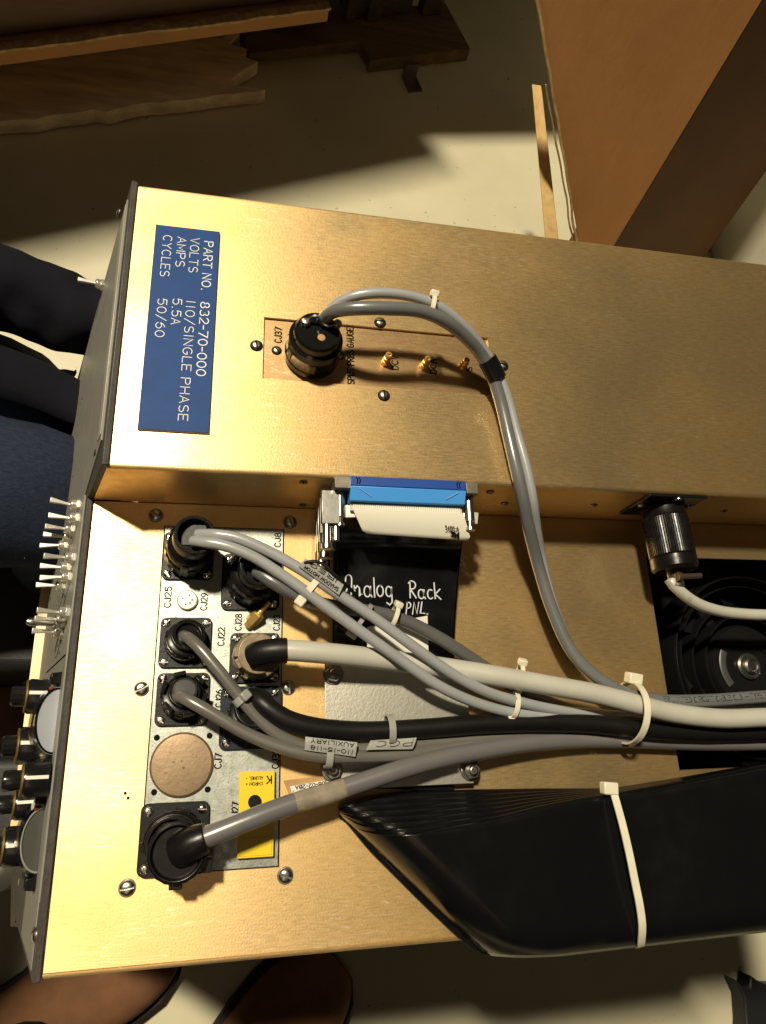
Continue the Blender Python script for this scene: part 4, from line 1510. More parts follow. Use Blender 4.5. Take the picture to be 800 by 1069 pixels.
stroke(mb, [(0, 0), (.0008, -.0028)], plane_map(at(478, 561, zt0 - .0040), (1, 0, 0), (0, 1, 0), (0, -.2, 1)), .0007)
mb.build('printed_lettering', INK, tab)

# ribbon running down the deck, three layers, under the clamp plate
for lay in range(4):
    rows_ = []
    prof = [(550, .040), (556, .036), (562, .030), (568, .025), (576, .0215), (590, .0195), (610, .0185), (640, .0175), (662, .0150), (678, .0105), (692, .0058), (740, .0052), (800, .0052), (822, .0052)]
    for py, z in prof:
        t = (py - 550) / 272
        xl = 353 - 3 * t - lay * 1.4
        xr = 483 - 10 * math.sin(min(1, t * 2) * PI / 2) + lay * .4
        zz_ = max(.0012 + .0009 * (3 - lay), z * (1 - lay * .24)) if z > .006 else .0050 - lay * .0011
        rows_.append([at(xl + (xr - xl) * s, py + 4 * s, zz_ + .0006 * math.sin(7 * s + py * .05) * (1 if z > .012 else 0)) for s in [i / 16 for i in range(17)]])
    mb = MB()
    mb.grid(rows_, th=.0009)
    rib = mb.build('ribbon', RIBBON, tR, sharp=60)
    if lay == 0:
        rib0 = rib
zr = .0192
mb = MB()
hand = mat('white_paint_marker', (.55, .57, .60), .6)
write(mb, 'Analog', plane_map(at(361, 622, zr), (1, -.02, 0), (0, 1, 0), (0, 0, 1)), .0140, .00098, font=SCRIPT, gap=1.0, wid=.68, jit=.25)
write(mb, 'Rack', plane_map(at(428, 624, zr), (1, -.02, 0), (0, 1, 0), (0, 0, 1)), .0120, .00098, font=SCRIPT, gap=1.1, wid=.74, jit=.25)
write(mb, 'PNL.', plane_map(at(424, 641, zr), (1, .02, 0), (0.12, 1, 0), (0, 0, 1)), .0095, .0009, font=SCRIPT, gap=1.4, wid=.74, jit=.2)
mb.build('hand_lettering', hand, rib0)
mb = MB()
q = [at(383, 655, .0180), at(446, 643, .0178), at(447, 682, .0125), at(383, 684, .0125)]
mb.prism([p_ + Vector((0, 0, .0012)) for p_ in q], (0, 0, -.0004))
stk = mb.build('white_sticker', PAPER, rib0)
mb = MB()
pl = plane_map(at(402, 678, .0150), (1, 0, 0), (0, 1, .12), (0, -.1, 1))
stroke(mb, [(0, .004), (.0005, .0006), (.003, 0), (.005, .001)], pl, .0011)
mb.build('hand_lettering', INK, stk)

# folded stack: layered sheets, diagonal fold, running off to the side
NL = 7
north0 = [(356, 850), (372, 866), (400, 871), (430, 869), (500, 857), (560, 842), (600, 834), (640, 828), (720, 814), (800, 799), (900, 786)]
northN = [(352, 846), (366, 838), (385, 833), (440, 826), (500, 824), (560, 823), (600, 823), (640, 823), (720, 810), (800, 796), (900, 784)]
south0 = [(356, 852), (384, 886), (440, 942), (478, 978), (498, 993), (512, 998), (540, 1000), (580, 999), (640, 992), (700, 985), (760, 978), (820, 971), (900, 962)]


def interp(tab, x):
    for (x0, y0), (x1, y1) in zip(tab, tab[1:]):
        if x <= x1:
            t = max(0, (x - x0) / (x1 - x0))
            return y0 + (y1 - y0) * t
    return tab[-1][1]


def smooth_tab(tab, x, w=10):
    return sum(interp(tab, x + d) for d in (-w, -w / 2, 0, w / 2, w)) / 5


for lay in range(NL):
    f = lay / (NL - 1)
    ztop = .037 - .0040 * lay
    rows_ = []
    xs = [354 + 2 * i for i in range(10)] + [374 + 6 * i for i in range(25)] + [524 + 12 * i for i in range(32)]
    for x in xs:
        yn = (1 - f) * smooth_tab(north0, x, 8) + f * smooth_tab(northN, x, 8)
        ys = max(smooth_tab(south0, x, 5), yn + .5) - lay * .4
        row = []
        vv = [0, .006, .014, .024, .036, .05, .07, .1, .17, .25, .35, .45, .55, .65, .74, .82, .88, .93, .96, .98, 1.0]
        squeeze = math.exp(-((x - 652) / 60) ** 2)
        for v in vv:
            y = yn + (ys - yn) * v
            # distance (px) to the diagonal fold line 356,852 -> 505,996
            dd = ((x - 356) * 144 - (y - 852) * 149) / 207.2
            R = 46 - lay * 4
            e = max(0, min(1, dd / R)) if x < 900 else 1
            roll = (1 - math.sqrt(max(0, 1 - (1 - e) ** 2)))
            z = ztop - roll * (.034 - .0045 * lay) - .006 * (1 - f) * squeeze
            south_d = (ys - y)
            if x > 470:
                z -= .010 * max(0, 1 - south_d / 26) ** 2
            z -= .0046 * max(0, 1 - v / .05) ** 2
            row.append(at(x, y, max(.002 + .0005 * (NL - lay), z)))
        rows_.append(row)
    mb = MB()
    mb.grid(rows_, th=.0016)
    mb.build('folded_ribbon', RIBBON, tR, sharp=50)


# ------------------------------------------------------------------ cable ties, markers
def tie(label, centre, along, ra, rb, side, head_ang, w=.0034, th=.0011, group='nylon cable ties', m=None, head=(.0062, .0048, .0048), tail=0.0, name='cable_tie'):
    """loop round a bundle: plane normal to `along`; half axes ra (towards side), rb"""
    c0 = Vector(centre)
    al = Vector(along).normalized()
    sd = (Vector(side) - al * Vector(side).dot(al)).normalized()
    up = al.cross(sd)
    if up.z < 0:
        up = -up
    n = 36
    path = [c0 + sd * (ra * math.cos(2 * PI * i / n)) + up * (rb * math.sin(2 * PI * i / n)) for i in range(n)]
    t = thing(name, label, 'cable tie', c0, group)
    mb = MB()
    mb.strap(path, [al] * n, w, th, closed=True)
    mb.build('strap', m or NYLON, t, bev=.0002)
    a = math.radians(head_ang)
    hp = c0 + sd * (ra * math.cos(a)) + up * (rb * math.sin(a))
    rad = (sd * (math.cos(a) / ra) + up * (math.sin(a) / rb)).normalized()
    tg = al.cross(rad).normalized()
    X = Matrix((al, tg, rad)).transposed().to_4x4()
    X.translation = hp + rad * head[2] * .35
    mb = MB()
    mb.box((-head[0] / 2, -head[1] / 2, -head[2] / 2), (head[0] / 2, head[1] / 2, head[2] / 2), X)
    mb.build('head', m or NYLON, t, bev=.0009)
    if tail:
        mb = MB()
        mb.box((-w / 2, -.0006, head[2] / 2), (w / 2, .0006, head[2] / 2 + tail), X)
        mb.build('tail', m or NYLON, t)
    return t


def between(a, b):
    return (at(*b) - at(*a))


tie('small cream tie clamping the twin grey cable above the gauge plate', at(451, 320, H + .044), between((440, 320, H), (462, 326, H)), .0070, .0058, (0, 1, 0), 22, w=.0030, head=(.0058, .0050, .0045))
tie('big cream tie bundling every cable beside the fan opening', at(657, 744, .020), between((640, 741, .02), (676, 747, .02)), .0205, .0225, (-.14, 1, 0), 12, w=.0044, th=.0014, head=(.0100, .0085, .0075))
tie('cream tie round the light grey pair beside the clamp plate edge', at(537, 736, .024), between((520, 732, .025), (555, 741, .023)), .0080, .0056, (-.1, 1, 0), 196, w=.0034, head=(.0064, .0056, .0050))
tie('cream tie head peeking over the off white cable', at(543, 708, .022), between((520, 706, .03), (570, 715, .032)), .0095, .0060, (0, 1, 0), 20, w=.0030, head=(.0060, .0055, .0045))
tie('cream tie with chunky head under the grey pair near the second tall plug', at(326, 613, .042), between((310, 600, .044), (345, 628, .044)), .0092, .0068, (.55, .8, 0), 188, w=.0042, head=(.0062, .0075, .0062))
tie('narrow cream tie standing on the dark grey cable beside the hand lettering', at(411, 644, .027), between((395, 640, .026), (425, 652, .024)), .0075, .0070, (.3, 1, 0), 20, w=.0030, head=(.0055, .0075, .0040))
tie('cloudy tie head hanging below the cables over the black ribbon', at(379, 645, .032), between((360, 632, .04), (400, 660, .04)), .0100, .0070, (.5, .8, 0), 190, w=.0030, m=NYLON_GREY, head=(.0070, .0068, .0055))
tie('cloudy tie on the thin warm grey cable over the blue black socket', at(252, 730, .0255), between((240, 715, .026), (264, 744, .025)), .0047, .0045, (.7, .6, 0), 60, w=.0048, m=NYLON_GREY, head=(.0058, .0062, .0040))


def long_tie():
    t = thing('cable_tie', 'long cream tie strapped across the wide folded ribbon', 'cable tie', at(650, 900, .038), 'nylon cable ties')
    pts = [(637, 826, .020), (639, 828, .0315), (642, 838, .0340), (648, 860, .0352), (655, 890, .0362), (661, 920, .0364), (666, 945, .0360), (668.5, 965, .0340), (668, 978, .0300), (667, 986, .024), (665, 987, .014)]
    pth = spline(pts3(pts), .003)
    pth = [p_ + Vector((0, 0, .0022)) for p_ in pth]
    mb = MB()
    mb.strap(pth, [Vector((1, .12, 0))] * len(pth), .0048, .0013)
    mb.build('strap', NYLON, t, bev=.0002)
    hp = at(636, 823, .0325)
    mb = MB()
    X = Matrix.Translation(hp) @ Matrix.Rotation(-.1, 4, 'Z')
    mb.box((-.0050, -.0038, -.0035), (.0050, .0038, .0035), X)
    mb.build('head', NYLON, t, bev=.0009)


long_tie()


def marker(label, quad, z, m, lines, flip=True, th=.0008, text=None, strap=None):
    P = [at(x, y, zz_) for (x, y), zz_ in zip(quad, z)]
    t = thing('cable_marker', label, 'cable marker', sum(P, Vector()) / 4, 'cable marker flags')
    n = (P[1] - P[0]).cross(P[3] - P[0]).normalized()
    if n.z < 0:
        n = -n
    mb = MB()
    # slight curl: split lengthwise
    rows_ = []
    for i in range(7):
        s = i / 6
        a, b = P[0].lerp(P[1], s), P[3].lerp(P[2], s)
        rows_.append([a.lerp(b, k / 4) + n * (.0007 * math.sin(PI * k / 4) + .0004 * math.sin(s * 7)) for k in range(5)])
    mb.grid(rows_, th=th)
    f = mb.build('flag', m, t, sharp=60)
    mb = MB()
    W, Hh = (P[1] - P[0]).length, (P[3] - P[0]).length
    for j, s in enumerate(lines):
        def mp(x, y, j=j):
            # upside down relative to the viewer: runs from P1 to P0
            sx = 1 - x / W
            sy = 1 - ((len(lines) - j - 1) + .18 + y) / len(lines) if False else ((len(lines) - 1 - j) + .82 - y) / len(lines)
            a, b = P[0].lerp(P[1], sx), P[3].lerp(P[2], sx)
            sy = 1 - sy
            p_ = a.lerp(b, 1 - sy if not flip else sy)
            kk = max(0, min(1, sy))
            return p_ + n * (.0007 * math.sin(PI * kk) + .0004 * math.sin(sx * 7) + .00025), n
        # map glyph space: height in fraction of row
        hgt = .55

        def mp2(x, y, mp=mp):
            return mp(x, y / .004)
        fit(mb, s, lambda x, y, mp=mp: mp(x + W * .06, y / (Hh / len(lines))), W * .86, hgt * Hh / len(lines), .00042)
    mb.build('hand_lettering', INK, f)
    if strap:
        c0, al, ra, rb, sd = strap
        al = al.normalized()
        sd = (sd - al * sd.dot(al)).normalized()
        up = al.cross(sd)
        pth = [c0 + sd * (ra * math.cos(2 * PI * i / 30)) + up * (rb * math.sin(2 * PI * i / 30)) for i in range(30)]
        mb = MB()
        mb.strap(pth, [al] * 30, .0042, .001, closed=True)
        mb.build('strap', m, t)
    return t


marker('cloudy marker flag lying along the light grey pair beside the black ribbon', [(319, 583), (360, 608), (354, 621), (312, 591)], (.0525, .0505, .0500, .0515), NYLON_GREY, ['JREG', 'SHADOW MOTOR'])
marker('cloudy marker flag on the thin warm grey cables above the lower nut', [(319, 769), (373, 775), (371, 790), (318, 783)], (.0305, .0300, .0295, .0300), NYLON_GREY, ['AUXILIARY', '110-15-118'],
       strap=(at(343, 789, .0235), between((320, 787, .025), (380, 790, .023)), .0068, .0062, Vector((0, 1, 0))))
marker('small cloudy marker flag strapped under the thick black cable', [(387, 773), (435, 770), (431, 782), (382, 783)], (.0275, .0265, .0265, .0285), NYLON_GREY, ['PGC'],
       strap=(at(407, 762, .022), between((390, 763, .022), (430, 761, .022)), .0093, .0095, Vector((0, 1, 0))))
mb = MB()
mb.box((-.005, -.004, 0), (.005, .004, .004), Matrix.Translation(at(338, 800, .012)))
mb_ = mb
# kraft paper tag lying on the deck
tK = thing('paper_tag', 'brown kraft paper tag with white written strip under the thickest grey cable', 'paper tag', at(322, 826, .001))
mb = MB()
mb.prism([at(296, 815, .0016), at(346, 809, .0016), at(352, 832, .0016), at(305, 838, .0016)], (0, 0, -.001))
kt = mb.build('tag_sheet', KRAFT, tK)
mb = MB()
mb.prism([at(303, 821, .0024), at(343, 814, .0024), at(346, 830, .0024), at(306, 833, .0024)], (0, 0, -.0006))
ws = mb.build('white_strip', PAPER, kt)
mb = MB()
o = at(339, 815.5, .0024)
u = (at(303, 821.5, .0024) - at(341, 815.5, .0024)).normalized()
v = Vector((-u.y, u.x, 0))
for row, (s, hgt, sw) in enumerate((('08-02-2BA', .0026, .0006), ('PUBBLE CONT 2', .0016, .0003), ('TRAINED', .0016, .0003))):
    fit(mb, s, plane_map(o + v * (.0030 + row * .0026) - v * .0028, u, v * 1, (0, 0, 1)), .019 if row == 0 else .021, hgt * .8, sw)
mb.build('hand_lettering', INK, ws)

# ------------------------------------------------------------------ cart that carries the chassis
cart = thing('equipment_cart', 'dark steel cart under the gold chassis', 'cart', (0.25, 0.13, 0))
mb = MB()
mb.box((-.10, -.09, DZ - .245), (.50, .34, DZ - .215))
mb.build('top', CART, cart, bev=.003)
for x in (-.07, .47):
    for y in (-.06, .31):
        mb = MB()
        mb.box((x - .014, y - .014, .05), (x + .014, y + .014, DZ - .245))
        leg = mb.build('leg', CART, cart, bev=.002)
        mb = MB()
        mb.lathe([(.025, -.011), (.025, .011)], Matrix.Translation((x, y, .025)) @ Matrix.Rotation(PI / 2, 4, 'X'), 24)
        mb.build('caster', SOLE, leg, bev=.002)
mb = MB()
mb.box((-.07, -.06, DZ - .215), (.47, .31, DZ - .193))
mb.build('support_pad', CART, cart)

# ------------------------------------------------------------------ background: pallet, cartons, batten
FZ0 = -DZ


def fl_(px, py, z=0.0):
    return at(px, py, z - DZ)


pal = thing('wooden_pallet', 'dark wooden pallet under the carton on the cream floor', 'pallet', fl_(240, 95))
A_, B_ = fl_(-60, 134), fl_(487, 66)
dA = (B_ - A_).normalized()
nA = Vector((-dA.y, dA.x, 0))


def pal_box(mb, s0, s1, n0, n1, z0, z1):
    pts = [A_ + dA * s + nA * n for s, n in ((s0, n0), (s1, n0), (s1, n1), (s0, n1))]
    mb.prism([Vector((p_.x, p_.y, z1)) for p_ in pts], (0, 0, z0 - z1))


LP = (B_ - A_).length


def sat(px, py, z=0.0):
    return (fl_(px, py, z) - A_).dot(dA)


def ragged(mb, s0, s1, n0, n1, z0, z1, rag0=.0, rag1=.0, n=26, wob=.004):
    """board with broken ends: outline along the long sides, thickness z"""
    low, high = [], []
    for i in range(n + 1):
        s = s0 + (s1 - s0) * i / n
        low.append((s, n0 + wob * mnoise.noise(Vector((s * 40, 3.1, z0)))))
        high.append((s, n1 + wob * mnoise.noise(Vector((s * 40, 7.7, z0)))))
    endr = [(s1 + rag1 * random.uniform(-1, .3), n0 + (n1 - n0) * k / 8) for k in range(1, 8)]
    endl = [(s0 + rag0 * random.uniform(-.3, 1), n0 + (n1 - n0) * k / 8) for k in range(7, 0, -1)]
    poly = low + endr + high[::-1] + endl
    mb.prism([Vector((*(A_ + dA * s + nA * q).xy, z1)) for s, q in poly], (0, 0, z0 - z1))


mb = MB()
ragged(mb, sat(-30, 125), sat(272, 98), -.036, .100, .004, .030, .04, .06, wob=.014)
mb.build('splintered_board', WOOD_PALE, pal)
mb = MB()
ragged(mb, sat(265, 80), sat(487, 66), .055, .135, .010, .030, .01, .0, wob=.003)
ragged(mb, sat(385, 80), sat(487, 66), .004, .055, .004, .030, .004, .0, wob=.003)
mb.build('bottom_board', WOOD, pal)
for s0 in (0.0, .36, .72):
    mb = MB()
    pal_box(mb, s0 * LP + .05, s0 * LP + .19, .11, .60, .031, .115)
    mb.build('stringer', WOOD_DARK, pal, bev=.003)
for k in range(4):
    mb = MB()
    ragged(mb, -.05, LP - .10, .11 + k * .135, .11 + k * .135 + .11, .116, .136, wob=.003)
    mb.build('deck_board', WOOD_DARK, pal)
mb = MB()
mb.prism([Vector((*(A_ + dA * s_ + nA * q_).xy, .49)) for s_, q_ in ((LP * .30, .0), (LP + .22, -.15), (LP + .22, .42), (LP * .30, .42))], (0, 0, -.035))
mb.build('shadow_board', WOOD_DARK, pal, bev=.003)  # board added out of view, shaped to cast the floor shadow
for px, w in ((462, .045), (398, .03), (372, .02)):
    mb = MB()
    s = sat(px, 40, .03)
    pal_box(mb, s - w / 2, s + w / 2, .10, .125, .032, .454)
    mb.build('upright_cleat', WOOD_DARK, pal, bev=.002)
mb = MB()
q = fl_(430, 88)
mb.box((-.015, -.022, 0), (.015, .022, .004), Matrix.Translation(q) @ Matrix.Rotation(.3, 4, 'Z'))
mb.box((-.015, .016, .004), (.015, .022, .03), Matrix.Translation(q) @ Matrix.Rotation(.3, 4, 'Z'))
mb.build('steel_bracket', DSTEEL, pal)

# carton on the pallet: low open edge facing us, tall body behind it
car = thing('cardboard_carton', 'tall dark brown carton with a torn bright bottom edge on the pallet', 'carton', A_ + dA * LP * .45 + nA * .35 + Vector((0, 0, .137)))
zE = .200
e0, e1 = at(-70, 60, zE - DZ), at(345, 7, zE - DZ)
dE = (e1 - e0).normalized()
nE = Vector((-dE.y, dE.x, 0))
LE = (e1 - e0).length
mb = MB()
mb.prism([e0 + nE * .004 + Vector((0, 0, -.004)), e1 + nE * .004 + Vector((0, 0, -.004)), e1 + nE * .60 + Vector((0, 0, -.004)), e0 + nE * .60 + Vector((0, 0, -.004))], (0, 0, -.024))
mb.build('tray', CARD, car)
mb = MB()
edge = []
for i in range(41):
    t = i / 40
    edge.append(e0 + dE * (LE * t) + nE * (.003 * mnoise.noise(Vector((t * 14, .3, 0))) - .004) + Vector((0, 0, .0015 * mnoise.noise(Vector((t * 25, 2.3, 0))))))
back = [p_ + nE * (.016 + .006 * mnoise.noise(Vector((i * .5, 9, 0)))) for i, p_ in enumerate(edge)]
mb.grid([edge, [p_ + nE * .006 + Vector((0, 0, .002)) for p_ in edge], back], th=.004)
mb.build('torn_edge', CARD_EDGE, car)
mb = MB()
b0, b1 = e0 + nE * .022 - dE * .3, e1 + nE * .022 - dE * .015
mb.prism([b0, b1, b1 + nE * .55, b0 + nE * .55], (0, 0, .62))
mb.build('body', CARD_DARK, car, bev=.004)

# carton block added out of view, above the frame, to shade the floor
c2 = MB()
q = fl_(470, 30) + Vector((.02, .30, 0))
q = Vector((q.x, q.y, 0))
c2.prism([q + dA * a + nA * b_ for a, b_ in ((0, 0), (.75, 0), (.75, .5), (0, .5))], (0, 0, .72))
t2 = thing('cardboard_carton', 'plain dark block added unseen behind the pallet end to shade the floor', 'carton', q + dA * .37 + nA * .25)
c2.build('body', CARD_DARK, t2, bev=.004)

# leaning carton on the right
u = Vector((.112, .33, .937)).normalized()
Abot, Bbot = fl_(594, 335), fl_(720, 290)


def along_up(p_, h_):
    return p_ + u * (h_ / u.z)


lean = thing('leaning_carton', 'tall brown carton leaning back behind the chassis', 'carton', (Abot + Bbot) / 2)
HT = .62
wv = (Bbot - Abot)
back_v = Vector((-wv.y, wv.x, 0)).normalized() * .20
mb = MB()
P0 = [Abot, Bbot, Bbot + back_v * .6 + Vector((-.17, 0, 0)), Abot + back_v * .6 + Vector((.03, 0, 0))]
mb.prism(P0, u * (HT / u.z))
mb.build('body', mat('painted_shade_board', (0.13, 0.060, 0.024), 0.75, 0, bump=0.2, bscale=60, var=0.14, vscale=9), lean, bev=.002)  # darker brown carries the shade of this carton face
# lit flap panel: hinged along the near edge of the body, opening to the left
mb = MB()
off = Vector((-.003, -.003, 0))
Ft = along_up(Abot, HT)
fl0 = at(600, 300, Abot.z - DZ + .03)
CAMP = Vector((0, 0, DZ + CAMZ))


def depth_of(p_):
    return (p_ - CAMP).dot(fw)


def height_at(py):
    best = min((abs((CY - F * (along_up(Abot, h_ / 200) - CAMP).dot(upv) / depth_of(along_up(Abot, h_ / 200))) - py), h_ / 200) for h_ in range(0, 160))
    return best[1]


hT, hB = height_at(-50), height_at(256)
top_r, low_r = along_up(Abot, hT), along_up(Abot, hB)
top_l = CAMP + ray(553, -50) * depth_of(top_r)
bot_l = CAMP + ray(605, 256) * depth_of(low_r)
quad = [low_r + off, top_r + off, top_l, bot_l]
nn = (quad[1] - quad[0]).cross(quad[3] - quad[0]).normalized()
if nn.y > 0:
    nn = -nn
mb.prism(quad, -nn * .005)
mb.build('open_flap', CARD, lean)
mb = MB()
ed = [bot_l.lerp(top_l, i / 24) + Vector((-.001 + .0007 * math.sin(i * 1.7) - .004 * math.exp(-((i - 2) / 2.0) ** 2), .0, 0)) + nn * (.002 * mnoise.noise(Vector((i * .7, 1, 0)))) for i in range(25)]
mb.tube(ed, .0032, 8, flat=.6)
ed2 = [p_ + Vector((-.0035 - .003 * math.sin(i * .12), .002, -.004)) for i, p_ in enumerate(ed)]
mb.tube(ed2[:16], .0022, 8, flat=.6)
mb.build('flap_edge', CARD_EDGE, lean)
# pine batten beside it
b0, b1 = at(577, 262, -.40), at(560, 96, -.28)
bt = thing('pine_batten', 'yellow pine batten leaning beside the open carton flap', 'batten', Vector((b0.x, b0.y, 0)))
mb = MB()
dd = (b1 - b0)
b00 = b0 - dd * .2
mb.prism([b00 + Vector((-.012, 0, 0)), b00 + Vector((.014, 0, 0)), b1 + Vector((.010, 0, 0)), b1 + Vector((-.006, 0, 0))], (0, .016, 0))
bt_ = mb.build('board', BATTEN, bt, bev=.001)

# ------------------------------------------------------------------ people
def skin_figure(name, joints, edges, radii, m, parent, root, levels=2):
    me = bpy.data.meshes.new(name)
    keys = list(joints)
    ix = {k: i for i, k in enumerate(keys)}
    o0 = WORLD[parent.name] if parent else Vector()
    me.from_pydata([tuple(Vector(joints[k]) - o0) for k in keys], [(ix[a], ix[b]) for a, b in edges], [])
    o = bpy.data.objects.new(name, me)
    COL.objects.link(o)
    sk = o.modifiers.new('skin', 'SKIN')
    sk.use_smooth_shade = True
    for k, d in zip(keys, me.skin_vertices[0].data):
        r = radii[k]
        d.radius = r if isinstance(r, tuple) else (r, r)
        d.use_root = (k == root)
    ss = o.modifiers.new('sub', 'SUBSURF')
    ss.levels = ss.render_levels = levels
    dg = bpy.context.evaluated_depsgraph_get()
    ev = o.evaluated_get(dg)
    me2 = bpy.data.meshes.new_from_object(ev)
    me2.name = name
    o.modifiers.clear()
    o.data = me2
    bpy.data.meshes.remove(me)
    for p_ in me2.polygons:
        p_.use_smooth = True
    me2.materials.clear()
    me2.materials.append(m)
    if parent:
        o.parent = parent
    WORLD[o.name] = o0
    return o


def wrinkle(o, amp, sc):
    for v in o.data.vertices:
        v.co += v.normal * (amp * mnoise.noise(v.co * sc))


def shoe(name, parent, heel, toe, w, h, m=LEATHER, cuff=None):
    """low boot: lofted sections from heel to toe, with a sole"""
    heel, toe = Vector(heel), Vector(toe)
    d = (toe - heel)
    L_ = d.length
    d.normalize()
    s_ = Vector((-d.y, d.x, 0))
    secs = [(-.02, .55, .62), (.02, .72, .95), (.12, .80, 1.15), (.26, .78, 1.2), (.40, .82, .98), (.55, .96, .72), (.70, 1.04, .60), (.84, .98, .52), (.94, .76, .42), (1.0, .42, .26)]
    rows_ = []
    for t, ww, hh in secs:
        c0 = heel + d * (L_ * t)
        rows_.append([c0 + s_ * (w / 2 * ww * math.cos(a)) + Vector((0, 0, .020 + h * hh * max(0, math.sin(a)) ** .8)) for a in [PI * i / 12 for i in range(13)]])
    mb = MB()
    mb.grid(rows_)
    n = len(rows_)
    mb.add(rows_[0], [tuple(range(13))])
    mb.add(rows_[-1], [tuple(range(13))])
    sh = mb.build(name, m, parent, sharp=70)
    sub = sh.modifiers.new('sub', 'SUBSURF')
    sub.levels = sub.render_levels = 2
    poly = [heel + d * (L_ * t) + s_ * (w / 2 * ww * 1.13) for t, ww, _ in secs] + [heel + d * (L_ * t) - s_ * (w / 2 * ww * 1.13) for t, ww, _ in secs[::-1]]
    mb = MB()
    mb.prism([p_ + Vector((0, 0, .021)) for p_ in poly], (0, 0, -.020))
    mb.build('sole', SOLE, sh, bev=.003)
    return sh


# seated helper at the panel side: jeans, dark jacket, hand behind the panel
ps = thing('person', 'person in dark jacket and blue jeans seated beside the switch panel, arm reaching to it', 'person', (-.50, .25, 0))
hipz = .40
J = {'pelvis': (-.62, .235, hipz + .02), 'hipL': (-.58, .36, hipz), 'hipR': (-.58, .20, hipz), 'kneeL': tuple(at(20, 432, -.21)), 'kneeR': tuple(at(70, 512, -.17)),
     'ankL': (-.27, .42, .09), 'ankR': (-.200, .20, .10), 'footL': (-.15, .43, .04), 'footR': (-.09, .20, .04),
     'waist': (-.64, .24, .56), 'chest': (-.60, .25, .80), 'neck': (-.57, .26, .98), 'head0': (-.55, .26, 1.08), 'head1': (-.54, .26, 1.19),
     'shL': (-.57, .44, .90), 'shR': (-.57, .07, .90), 'elL': tuple(at(-190, 232, -.09)), 'elR': (-.66, -.05, .66), 'wrL': tuple(at(128, 346, -.16)), 'wrR': (-.50, .12, .50)}
E_ = [('pelvis', 'hipL'), ('pelvis', 'hipR'), ('hipL', 'kneeL'), ('hipR', 'kneeR'), ('kneeL', 'ankL'), ('kneeR', 'ankR'), ('ankL', 'footL'), ('ankR', 'footR'), ('pelvis', 'waist'), ('waist', 'chest'), ('chest', 'neck'),
      ('neck', 'head0'), ('head0', 'head1'), ('chest', 'shL'), ('chest', 'shR'), ('shL', 'elL'), ('shR', 'elR'), ('elL', 'wrL'), ('elR', 'wrR')]
RB = dict(pelvis=.11, hipL=.08, hipR=.08, kneeL=.05, kneeR=.05, ankL=.034, ankR=.034, footL=.03, footR=.03, waist=.11, chest=.12, neck=.05, head0=.07, head1=.085, shL=.05, shR=.05, elL=.030, elR=.034, wrL=.020, wrR=.024)
# hands: palm and fingers added to the same skeleton
for sd_, wr, dirv in (('L', Vector(J['wrL']), Vector((.55, -.05, -.2))), ('R', Vector(J['wrR']), Vector((.6, .3, -.5)))):
    dv = dirv.normalized()
    lat = Vector((0, 0, 1)).cross(dv).normalized()
    palm = wr + dv * .045
    J['palm' + sd_] = tuple(palm)
    RB['palm' + sd_] = (.030, .014)
    E_.append(('wr' + sd_, 'palm' + sd_))
    for k in range(4):
        b_ = palm + dv * .035 + lat * (.028 - .0185 * k)
        m_ = b_ + dv * (.030 - .004 * abs(k - 1.5)) + Vector((0, 0, -.006))
        t_ = m_ + dv * (.022 - .003 * abs(k - 1.5)) + Vector((0, 0, -.014))
        for nm, pp, rr in (('a', b_, .009), ('b', m_, .008), ('c', t_, .007)):
            J['f%s%d%s' % (nm, k, sd_)] = tuple(pp)
            RB['f%s%d%s' % (nm, k, sd_)] = rr
        E_ += [('palm' + sd_, 'fa%d%s' % (k, sd_)), ('fa%d%s' % (k, sd_), 'fb%d%s' % (k, sd_)), ('fb%d%s' % (k, sd_), 'fc%d%s' % (k, sd_))]
    th1 = wr + dv * .030 + lat * .030
    th2 = th1 + dv * .028 + lat * .018 + Vector((0, 0, -.006))
    J['th1' + sd_], J['th2' + sd_] = tuple(th1), tuple(th2)
    RB['th1' + sd_], RB['th2' + sd_] = .011, .009
    E_ += [('palm' + sd_, 'th1' + sd_), ('th1' + sd_, 'th2' + sd_)]
body = skin_figure('body', J, E_, RB, SKIN, ps, 'pelvis')
JJ = {k: J[k] for k in ('pelvis', 'hipL', 'hipR', 'kneeL', 'kneeR', 'ankL', 'ankR')}
for sd_ in 'LR':
    JJ['thigh' + sd_] = tuple(Vector(J['hip' + sd_]).lerp(Vector(J['knee' + sd_]), .5) + Vector((0, 0, .01)))
EJ = [('pelvis', 'hipL'), ('pelvis', 'hipR')] + [e for sd_ in 'LR' for e in (('hip' + sd_, 'thigh' + sd_), ('thigh' + sd_, 'knee' + sd_), ('knee' + sd_, 'ank' + sd_))]
RJ = dict(pelvis=.125, hipL=.095, hipR=.095, thighL=.088, thighR=.088, kneeL=.072, kneeR=.072, ankL=.058, ankR=.058)
jeans = skin_figure('jeans', JJ, EJ, RJ, DENIM, ps, 'pelvis')
wrinkle(jeans, .010, 16)
JK = {k: J[k] for k in ('pelvis', 'waist', 'chest', 'shL', 'shR', 'elR')}
JK['neck'] = tuple(Vector(J['neck']) - Vector((0, 0, .04)))
for sd_ in 'R':
    JK['cuff' + sd_] = tuple(Vector(J['el' + sd_]).lerp(Vector(J['wr' + sd_]), 1.0))
    JK['fore' + sd_] = tuple(Vector(J['el' + sd_]).lerp(Vector(J['wr' + sd_]), .5))
EK = [('pelvis', 'waist'), ('waist', 'chest'), ('chest', 'neck'), ('chest', 'shL'), ('chest', 'shR'), ('shR', 'elR'), ('elR', 'foreR'), ('foreR', 'cuffR')]
RK = dict(pelvis=.14, waist=.135, chest=.15, neck=.065, shL=.075, shR=.075, elL=.056, elR=.056, foreL=.046, foreR=.046, cuffL=.033, cuffR=.033)
